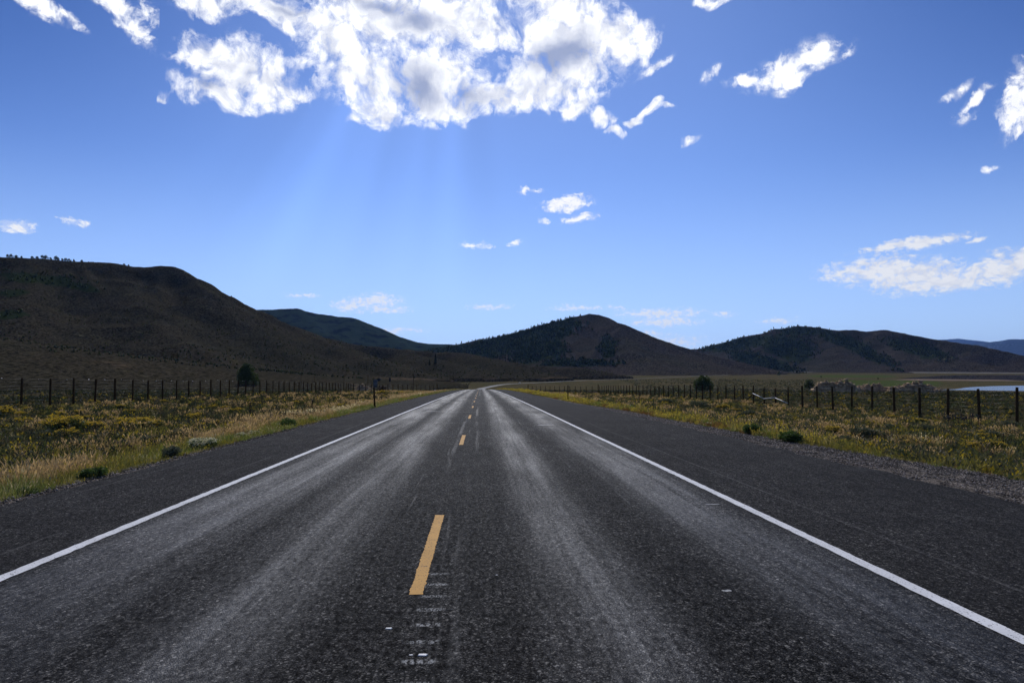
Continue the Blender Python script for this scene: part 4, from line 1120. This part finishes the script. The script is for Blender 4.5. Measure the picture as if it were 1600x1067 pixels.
# ------------------------------------------------------------------ grass and weeds
def inside(X, Y):
    redge = np.interp(Y, [-30, 5, 12, 20, 30, 40, 52, 80, 400], [10.5, 9.8, 9.5, 8.6, 8.35, 8.2, 7.2, 6.9, 6.85])
    return (X < -6.55) | (X > redge)
def frustum(X, Y, m=330):
    px, py = pxpy(X, Y, ground(X, Y)); return (px > -m) & (px < 1600 + m) & (Y > 1.2)
def blades(C, hgt, wid, colr, r, lean=.35, nb=10, spread=.12, seed_frac=0., seedcol=None):
    """C: (n,3) tuft centres; hgt,wid: (n,), colr (n,3)"""
    n = len(C); N = n * nb
    idx = np.repeat(np.arange(n), nb)
    a = r.random(N) * 6.283; sp = spread * np.sqrt(r.random(N)) * (hgt[idx] / .4)
    b0 = C[idx] + np.stack([np.cos(a) * sp, np.sin(a) * sp, np.full(N, -.04)], 1)
    h = hgt[idx] * (.40 + .70 * r.random(N)); wdt = wid[idx] * (.6 + .8 * r.random(N))
    la = a + r.normal(size=N) * .8; le = lean * h * (.2 + 1.0 * r.random(N))
    side_a = r.random(N) * 6.283
    sd_ = np.stack([np.cos(side_a), np.sin(side_a), np.zeros(N)], 1) * wdt[:, None] / 2
    mid = b0 + np.stack([np.cos(la) * le * .3, np.sin(la) * le * .3, h * .55], 1)
    tip = b0 + np.stack([np.cos(la) * le, np.sin(la) * le, h], 1)
    V = np.stack([b0 - sd_ * .7, b0 + sd_ * .7, mid + sd_ * .8, mid - sd_ * .8, tip + sd_ * .12, tip - sd_ * .12], 1).reshape(-1, 3)
    k = np.arange(N)[:, None] * 6
    Fq = np.concatenate([k + [[0, 1, 2, 3]], k + [[3, 2, 4, 5]]])
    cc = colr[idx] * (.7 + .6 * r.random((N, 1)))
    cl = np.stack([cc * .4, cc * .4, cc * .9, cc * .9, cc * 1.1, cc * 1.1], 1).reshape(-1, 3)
    parts = [(V, Fq, cl)]
    if seed_frac > 0:      # fuzzy seed heads at the tips
        sel = r.random(N) < seed_frac
        T = tip[sel]; w2 = wdt[sel][:, None] * 1.9; hh = (h[sel] * .2)[:, None]
        dirv = (tip[sel] - mid[sel]); dirv /= np.linalg.norm(dirv, axis=1)[:, None]
        s2 = sd_[sel] / (wdt[sel][:, None] / 2)
        V2 = np.stack([T - dirv * hh * .6, T + s2 * w2 / 2 + dirv * hh * .1, T + dirv * hh, T - s2 * w2 / 2 + dirv * hh * .1], 1).reshape(-1, 3)
        F2 = np.arange(len(T) * 4).reshape(-1, 4)
        sc_ = np.array(seedcol)[None] * (.7 + .6 * r.random((len(T), 1)))
        parts.append((V2, F2, np.repeat(sc_, 4, 0)))
    return parts
def join(parts):
    V = []; Fq = []; cl = []; n = 0
    for (v, f, c) in parts: V.append(v); Fq.append(f + n); cl.append(c); n += len(v)
    return np.concatenate(V), np.concatenate(Fq), np.concatenate(cl)

def scatter(n, ymin, ymax, xmin, xmax, r, pw=1.0):
    Y = ymin * (ymax / ymin) ** (r.random(n) ** pw); X = xmin + (xmax - xmin) * r.random(n)
    return X, Y
TAN = np.array([.21, .145, .078]); PALE = np.array([.34, .285, .185]); GRN = np.array([.085, .108, .022]); OLV = np.array([.095, .092, .020]); RUST = np.array([.10, .052, .018]); GREY = np.array([.042, .045, .024]); YEL = np.array([.25, .20, .028])
allp = {'tan': [], 'green': []}
gr = np.random.default_rng(77)
def grass_side(side, n, nb):
    # distance from the road edge, with log-like density toward the camera
    ymin, ymax = 1.5, 330
    t = gr.random(n)
    Y = ymin * (ymax / ymin) ** (t ** .72)
    e = gr.random(n) ** 1.7
    wd_ = np.where(side < 0, 34, 34)
    X = np.where(side < 0, -6.6 - e * 32, 7.0 + e * 33)
    ok = inside(X, Y) & frustum(X, Y); X, Y = X[ok], Y[ok]; e = e[ok]
    Dm = np.hypot(X, Y)
    edge = np.abs(X) - np.where(X < 0, 6.5, np.interp(Y, [5, 12, 20, 30, 40, 52, 80], [9.8, 9.5, 8.6, 8.35, 8.2, 7.2, 6.9]))
    nz = fbm(X / 2.2, Y / 3.5, 4) + .5 * fbm(X / .7, Y / .9, 2); nz2 = fbm(X / 5 + 40, Y / 9, 4); nz3 = fbm(X / 1.3 + 9, Y / 1.7 + 70, 3)
    near = edge < (1.9 + 4 * nz2)
    species = np.full(len(X), 2)                                    # 0 green 1 tan 2 olive 3 grey 4 yellow-olive 5 rust 6 pale
    species[near & (nz < .10)] = 0
    if side < 0:
        mid = (edge > 1.4 + 2.0 * nz2) & (edge < 6.5 + 8 * nz)
        species[mid & (nz > .0)] = 1
        species[mid & (nz2 > .10) & (nz > .08)] = 6
    else:
        mid = (edge > 2.6 + 2.0 * nz2) & (edge < 14)
        species[near] = 4; species[near & (nz < -.08)] = 0; species[(edge < .9) & (nz3 > .05)] = 5; species[near & (nz2 > .12)] = 2
        species[mid & (nz > .08)] = 1
        species[mid & (nz > .22)] = 6
    farr = edge > 9
    species[farr & (nz < -.08)] = 3
    species[farr & (nz3 > .19)] = 1
    species[(nz3 < -.14)] = 2; species[farr & (nz2 < 0) & (nz3 < .12)] = 3
    bare = (nz < -.36) & (edge > 4)
    ok = ~bare; X, Y, species, Dm, edge, nz3 = X[ok], Y[ok], species[ok], Dm[ok], edge[ok], nz3[ok]
    C = np.stack([X, Y, ground(X, Y)], 1)
    Hs = np.array([.26, .31, .22, .22, .34, .20, .28])[species] * (.65 + .7 * gr.random(len(X))) * (1 + .9 * nz3) * np.clip(.45 + edge * .5, .45, 1)
    Wd = np.clip(.0075 * (Dm / 12), .006, .10) * (.8 + .5 * gr.random(len(X)))
    cols = np.array([GRN, TAN, OLV, GREY, OLV * .55 + YEL * .2 + TAN * .25, RUST, PALE])[species]
    jit = (gr.random(len(X)) ** 2 * .75)[:, None]
    cols = cols * (1 - jit) + np.array([GRN, TAN, OLV, GREY, YEL, RUST, PALE, TAN])[gr.integers(0, 8, len(X))] * jit
    for sp in range(7):
        s_ = species == sp
        if not s_.any(): continue
        sf = {1: .8, 6: .9, 3: .12, 4: .5, 2: .12, 5: .3, 0: .05}[sp]; scol = {1: TAN * 1.25, 6: PALE * 1.1, 3: GREY * 1.5, 4: YEL, 2: YEL * .6, 5: RUST, 0: PALE * .6}[sp]
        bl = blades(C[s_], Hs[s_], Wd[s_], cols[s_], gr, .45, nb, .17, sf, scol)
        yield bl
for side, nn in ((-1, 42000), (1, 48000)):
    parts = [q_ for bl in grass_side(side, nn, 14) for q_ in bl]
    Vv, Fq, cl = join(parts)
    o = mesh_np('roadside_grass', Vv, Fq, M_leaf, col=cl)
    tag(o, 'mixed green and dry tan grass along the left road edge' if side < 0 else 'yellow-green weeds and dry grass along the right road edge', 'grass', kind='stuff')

# scrub of the open ground: uncountable small bushes out to the valley
def scrub(n, name, label, xs, ys, seed, hb, leaf_n, pal, flower=0.):
    r = np.random.default_rng(seed)
    t = r.random(n); Y = ys[0] * (ys[1] / ys[0]) ** t; X = (xs[0] + (xs[1] - xs[0]) * r.random(n)) * (1 if ys[1] < 100 else np.maximum(1, Y / 72))
    ok = inside(X, Y) & frustum(X, Y, 40) & (np.abs(X) > 9.5); X, Y = X[ok], Y[ok]
    nz = fbm(X / 9, Y / 12, 4); ok = nz + .25 * (r.random(len(X)) - .5) > -.12; X, Y, nz = X[ok], Y[ok], nz[ok]
    n = len(X); D = np.hypot(X, Y)
    H_ = hb * (.5 + .9 * r.random(n)) * (1 + nz); W_ = H_ * (1.3 + .8 * r.random(n))
    idx = np.repeat(np.arange(n), leaf_n); N = len(idx)
    d = r.normal(size=(N, 3)); d /= np.linalg.norm(d, axis=1)[:, None]; d[:, 2] = np.abs(d[:, 2])
    rad = .55 + .45 * r.random((N, 1))
    C = np.stack([X, Y, ground(X, Y)], 1)[idx] + d * rad * np.stack([W_ / 2, W_ / 2, H_], 1)[idx]
    ls = np.clip(.016 + D * .00042, .02, .2)[idx] * (.7 + .6 * r.random(N))
    a = r.normal(size=(N, 3)); a /= np.linalg.norm(a, axis=1)[:, None]; a[:, 2] = np.abs(a[:, 2]) + .5; a /= np.linalg.norm(a, axis=1)[:, None]
    b = np.cross(a, r.normal(size=(N, 3))); b /= np.linalg.norm(b, axis=1)[:, None]
    a = a * ls[:, None] * 2.0; b = b * ls[:, None] * .8
    V = np.stack([C - a, C - b, C + a, C + b], 1).reshape(-1, 3)
    pk = r.integers(0, len(pal), n); cc = np.array(pal)[pk][idx] * (.6 + .8 * r.random((N, 1)))
    if flower:
        yl = (r.random(n) < flower)[idx] & (d[:, 2] > .45) & (r.random(N) < .65)
        cc[yl] = np.array([.30, .22, .02]) * (.6 + .7 * r.random((yl.sum(), 1)))
    o = mesh_np(name, V, np.arange(N * 4).reshape(-1, 4), M_shrub, col=np.repeat(cc, 4, 0))
    tag(o, label, 'scrub', kind='stuff')
PG = [(.030, .034, .018), (.04, .04, .022), (.032, .042, .012), (.060, .048, .024), (.022, .030, .012)]
scrub(9500, 'scrub', 'low grey-green scrub covering the ground left of the road', (-78, -9.5), (9, 420), 21, .42, 42, PG, .12)
scrub(11000, 'scrub', 'low olive scrub covering the ground right of the road', (9.5, 78), (9, 420), 22, .40, 42, [(.05, .055, .02), (.065, .065, .03), (.045, .055, .022), (.07, .06, .03)], .17)
def farscrub():
    r = np.random.default_rng(5); n = 42000
    A = r.uniform(azel(-40, 590)[0], azel(1640, 590)[0], n); D = 330 * (1500 / 330) ** (r.random(n) ** 1.2)
    X, Y = D * np.sin(A), D * np.cos(A)
    ok = (np.abs(X) > 16) & ~((D > 840) & (X > .5 * Y)) & ~((Y > 620) & (X > 0) & (X < .16 * Y + 60)) & (fbm(X / 40, Y / 60, 3) + .3 * (r.random(n) - .5) > -.1)
    X, Y, D = X[ok], Y[ok], D[ok]; n = len(X)
    k = 9; idx = np.repeat(np.arange(n), k); N = n * k
    s = (.35 + .5 * r.random(n)) * (1 + D / 1200)
    d = r.normal(size=(N, 3)); d /= np.linalg.norm(d, axis=1)[:, None]; d[:, 2] = np.abs(d[:, 2]) * .8
    C = np.stack([X, Y, ground(X, Y)], 1)[idx] + d * s[idx][:, None] * .8
    V, Fq = leaf_quads(C, 1.0, r); V = (V.reshape(N, 4, 3) - C[:, None]) * (s[idx] * .38)[:, None, None] + C[:, None]
    cc = np.array(PG)[r.integers(0, 5, n)][idx] * (.55 + .8 * r.random((N, 1)))
    o = mesh_np('far_scrub', V.reshape(-1, 3), Fq, M_shrub, col=np.repeat(cc, 4, 0)); tag(o, 'sparse dark brush dotted over the far plain', 'scrub', kind='stuff')
farscrub()

# ------------------------------------------------------------------ shrubs one can count
def shrub_proto(name, seed, H, W, c0, c1, flower=None, n=1500, lsz=.03):
    r = np.random.default_rng(seed)
    root = bpy.data.objects.new(name, None); COL.objects.link(root)
    lobes = []
    for i in range(9):
        a = r.random() * 6.28; q_ = W / 2 * .62 * math.sqrt(r.random())
        s = W * (.16 + .1 * r.random())
        lobes.append((math.cos(a) * q_, math.sin(a) * q_, H * (.38 + .25 * r.random()) * (1.15 - q_ / W), s, s, H * .38))
    crown_mesh(r, lobes, n, lsz, c0, c1, 'foliage', M_shrub, root, .5, 1.6)
    mb = MB()
    for l in lobes: mb.tube([(0, 0, -.1), (l[0] * .5, l[1] * .5, l[2] * .5), (l[0], l[1], l[2] + l[5] * .5)], [.02, .014, .005], 4)
    mb.build('stems', M_bark, root)
    if flower:
        nf = int(n * .9); k = r.integers(0, len(lobes), nf); L = np.array(lobes)[k]
        d = r.normal(size=(nf, 3)); d /= np.linalg.norm(d, axis=1)[:, None]; d[:, 2] = np.abs(d[:, 2]) * 1.0 + .25; d /= np.linalg.norm(d, axis=1)[:, None]
        C = L[:, :3] + d * L[:, 3:6] * (1.0 + .10 * r.random((nf, 1)))
        cen = C[r.integers(0, nf, max(nf // 9, 20))]; ci = r.integers(0, len(cen), nf); C = cen[ci] + r.normal(size=(nf, 3)) * [.035, .035, .018]
        Vf, Ff = leaf_quads(C, lsz * .7, r)
        cf = np.array(flower) * (.6 + .7 * r.random((nf, 1)))
        mesh_np('flowers', Vf, Ff, M_shrub, root, col=np.repeat(cf, 4, 0))
    return root
rab = [shrub_proto('rabbitbrush', 300 + i, .75, 1.5, (.035, .045, .015), (.07, .085, .025), (.46, .32, .03), 2000, .032) for i in range(3)]
sag = [shrub_proto('sagebrush', 320 + i, .7, 1.3, (.045, .055, .03), (.075, .085, .05), None, 1900, .03) for i in range(2)]
grn = [shrub_proto('green_weed_clump', 340 + i, .5, .9, (.03, .055, .012), (.06, .10, .02), None, 1600, .026) for i in range(2)]
palep = [shrub_proto('pale_seed_bush', 360, .5, 1.0, (.06, .09, .03), (.10, .13, .05), (.5, .47, .34), 1500, .026)]
used = set()
def place(protos, i, px, py, wpx, label, group=None, hs=1.0, cat='shrub'):
    pr = protos[i % len(protos)]
    if pr.name in used: o = copy_tree(pr)
    else: o = pr; used.add(pr.name)
    p = hit(px, py); k = math.hypot(p[0], p[1]) / F
    W0 = {'r': 1.5, 's': 1.3, 'g': .9, 'p': 1.0}[pr.name[0]]
    s = wpx * k / W0
    o.location = (p[0], p[1], p[2] - .03); o.scale = (s, s, s * hs); o.rotation_euler = (0, 0, random.random() * 6.28)
    tag(o, label, cat, group)
    if not group and 'group' in o: del o['group']
place(rab, 0, 102, 676, 66, 'large mounded yellow-flowered bush, left half of the left pair near the road', None, .75)
place(rab, 1, 140, 674, 42, 'yellow-flowered bush joined to the right side of the big mounded one', None, .75)
place(rab, 2, 205, 673, 52, 'large yellow-flowered bush, left half of the pair nearer the tall tan grass', None, .8)
place(rab, 0, 236, 670, 38, 'smaller yellow-flowered bush on the right end of the second flowering clump', None, .75)
place(rab, 1, 4, 652, 34, 'yellow-green flowering bush cut by the left edge of the photo', None, .9)
place(palep, 0, 322, 702, 44, 'cream-topped green bush overhanging the left pavement edge', None, .9)
place(palep, 0, 377, 684, 20, 'small white-flowered bush at the left pavement edge beyond the cream-topped one', None, 1)
place(palep, 0, 398, 680, 18, 'pale seeded bush on the left verge, farthest of the three pale ones', None, 1)
place(grn, 0, 40, 775, 34, 'dark green weed clump nearest the camera at the left pavement edge', None, .8)
place(grn, 1, 148, 748, 42, 'dark green leafy clump with white blossoms at the left pavement edge', None, .8)
place(sag, 0, 268, 716, 40, 'spiky dark sage bush just behind the left pavement edge', None, .9)
place(grn, 0, 448, 668, 34, 'bright green rounded weed clump by the left pavement edge', None, .9)
place(rab, 2, 365, 645, 16, 'green-gold bush left of the first short stake', None, .9)
place(rab, 0, 464, 632, 15, 'small golden bush behind the second short stake', None, .9)
place(rab, 1, 597, 618, 22, 'golden bush just right of the road sign post', None, .8)
place(rab, 2, 625, 616, 15, 'golden bush beyond the road sign near the left wing fence', None, .8)
place(grn, 1, 1175, 678, 34, 'round dark green bush at the gravel edge right of the road', None, .9)
place(grn, 0, 1238, 690, 44, 'wide green bush at the gravel edge, second from the camera side', None, .8)
place(sag, 1, 1170, 652, 26, 'dark bush in the weeds in front of the white rails', None, .9)
place(sag, 0, 1350, 688, 60, 'big spreading green bush in the right-hand weeds', None, .6)
place(rab, 0, 1300, 680, 36, 'yellow-tipped bush left of the big spreading one on the right', None, .8)
place(rab, 1, 1130, 640, 22, 'yellow-green bush below the right fence before the broken bay', None, .8)
place(sag, 1, 1090, 638, 40, 'dark grey mound of brush below the wide bush on the right', None, .6)
place(sag, 0, 1040, 632, 30, 'dark low brush in the right-hand field near the leaning stake', None, .6)
place(palep, 0, 1107, 664, 12, 'tiny pale tufted bush at the gravel edge on the right', None, 1)
rr = np.random.default_rng(909)
cnt = 0
for i in range(44):
    px = rr.uniform(10, 640); f_ = (px / 640); py = rr.uniform(622 + (1 - f_) * 8, 640 + (1 - f_) * 60)
    p = hit(px, py)
    if p[0] > -9 or p[1] > 200: continue
    place(rab, i, px, py, 900 / max(p[1], 15) * rr.uniform(.7, 1.3), 'small yellow-tipped bush scattered in the scrub left of the road', 'yellow-tipped bushes left of the road', .8)
for i in range(60):
    px = rr.uniform(960, 1600); f_ = (px - 960) / 640; py = rr.uniform(622 + f_ * 10, 640 + f_ * 75)
    p = hit(px, py)
    if p[0] < 11 or p[1] > 200: continue
    place(rab, i, px, py, 850 / max(p[1], 15) * rr.uniform(.6, 1.2), 'small yellow-tipped bush scattered in the weeds right of the road', 'yellow-tipped bushes right of the road', .7)
for i in range(40):
    px = rr.uniform(20, 1580); py = rr.uniform(628, 700)
    p = hit(px, py)
    if abs(p[0]) < 11 or p[1] > 200: continue
    place(sag, i, px, py, 1000 / max(p[1], 15) * rr.uniform(.6, 1.1), 'grey-green sage mound growing among the grass %s of the road' % ('left' if p[0] < 0 else 'right'), 'sage mounds %s of the road' % ('left' if p[0] < 0 else 'right'), .7)

# dark dried thistle stalks at the right fence
r = np.random.default_rng(4)
for i in range(11):
    px = 1475 + i * 5.2 + r.uniform(-2, 2); p = hit(px, 662 + r.uniform(-2, 3)); k = math.hypot(p[0], p[1]) / F; h = r.uniform(8, 13) * k
    mb = MB(); mb.tube([(0, 0, -.05), (.03, 0, h * .6), (0, .02, h)], [.02, .015, .01], 5)
    for q_ in range(5):
        z0 = h * r.uniform(.4, .9); a = r.random() * 6.28; L = h * .25
        mb.tube([(0, 0, z0), (math.cos(a) * L, math.sin(a) * L, z0 + L * .8)], [.01, .006], 4)
        c_ = (math.cos(a) * L, math.sin(a) * L, z0 + L * .8)
        mb.tube([(c_[0], c_[1], c_[2] - .03), c_, (c_[0], c_[1], c_[2] + .07)], [.02, .05, .015], 6)
    mb.tube([(0, .02, h - .04), (0, .02, h + .03), (0, .02, h + .1)], [.02, .055, .015], 6)
    o = mb.build('dried_thistle', M_bark); o.location = p; tag(o, 'dead dark thistle stalk at the foot of the right fence', 'weed', 'dried thistles at the right fence')

# loose pale chips on the asphalt
M_chip = simple('pale_stone', (.7, .7, .68), .6, 0, .1, 20, 0)
for (px, py, s, lab) in [(607, 981.5, .022, 'flat white chip on the asphalt left of the scuffed marks'), (660, 1023, .028, 'long white chip lying on the scuffed marks'), (642, 1023, .012, 'tiny white chip beside the long one'), (776, 898, .010, 'tiny white chip on the asphalt right of the yellow dash')]:
    x, y, z = ray(px, py); t = CAMZ / (-z + -0.019 * 0 + 0) ; 
    for _ in range(6): t = (CAMZ - roadz(y * t)) / -z
    mb = MB(); P8 = [(-1, -.5, 0), (1, -.6, 0), (1.1, .5, 0), (-.8, .6, 0), (-.7, -.3, .15), (.8, -.4, .12), (.7, .3, .16), (-.6, .4, .12)]
    mb.add([(a * s, b_ * s, c_ * s) for a, b_, c_ in P8], [(0, 3, 2, 1), (4, 5, 6, 7), (0, 1, 5, 4), (1, 2, 6, 5), (2, 3, 7, 6), (3, 0, 4, 7)])
    o = mb.build('stone_chip', M_chip); o.location = (x * t, y * t, float(roadz(y * t)) + .001); tag(o, lab, 'stone')

# ------------------------------------------------------------------ air
HAZE = 0.85e-5
zmax = 1950.
mb = MB(); LB = LIM + 500
mb.box((0, 0, (zmax - 26) / 2), (2 * LB, 2 * LB, zmax + 26))
hz = mb.build('haze', None)
hm = bpy.data.materials.new('haze_air'); hm.use_nodes = True; n = NT(hm.node_tree); n.n.clear()
pv = n.new('ShaderNodeVolumePrincipled'); pv.inputs['Color'].default_value = (.24, .46, 1.0, 1); pv.inputs['Density'].default_value = HAZE; pv.inputs['Anisotropy'].default_value = .55
oo = n.new('ShaderNodeOutputMaterial'); n.l.new(pv.outputs[0], oo.inputs['Volume'])
hz.data.materials.append(hm); tag(hz, 'thin blue haze over the valley and far mountains', 'haze', kind='stuff')
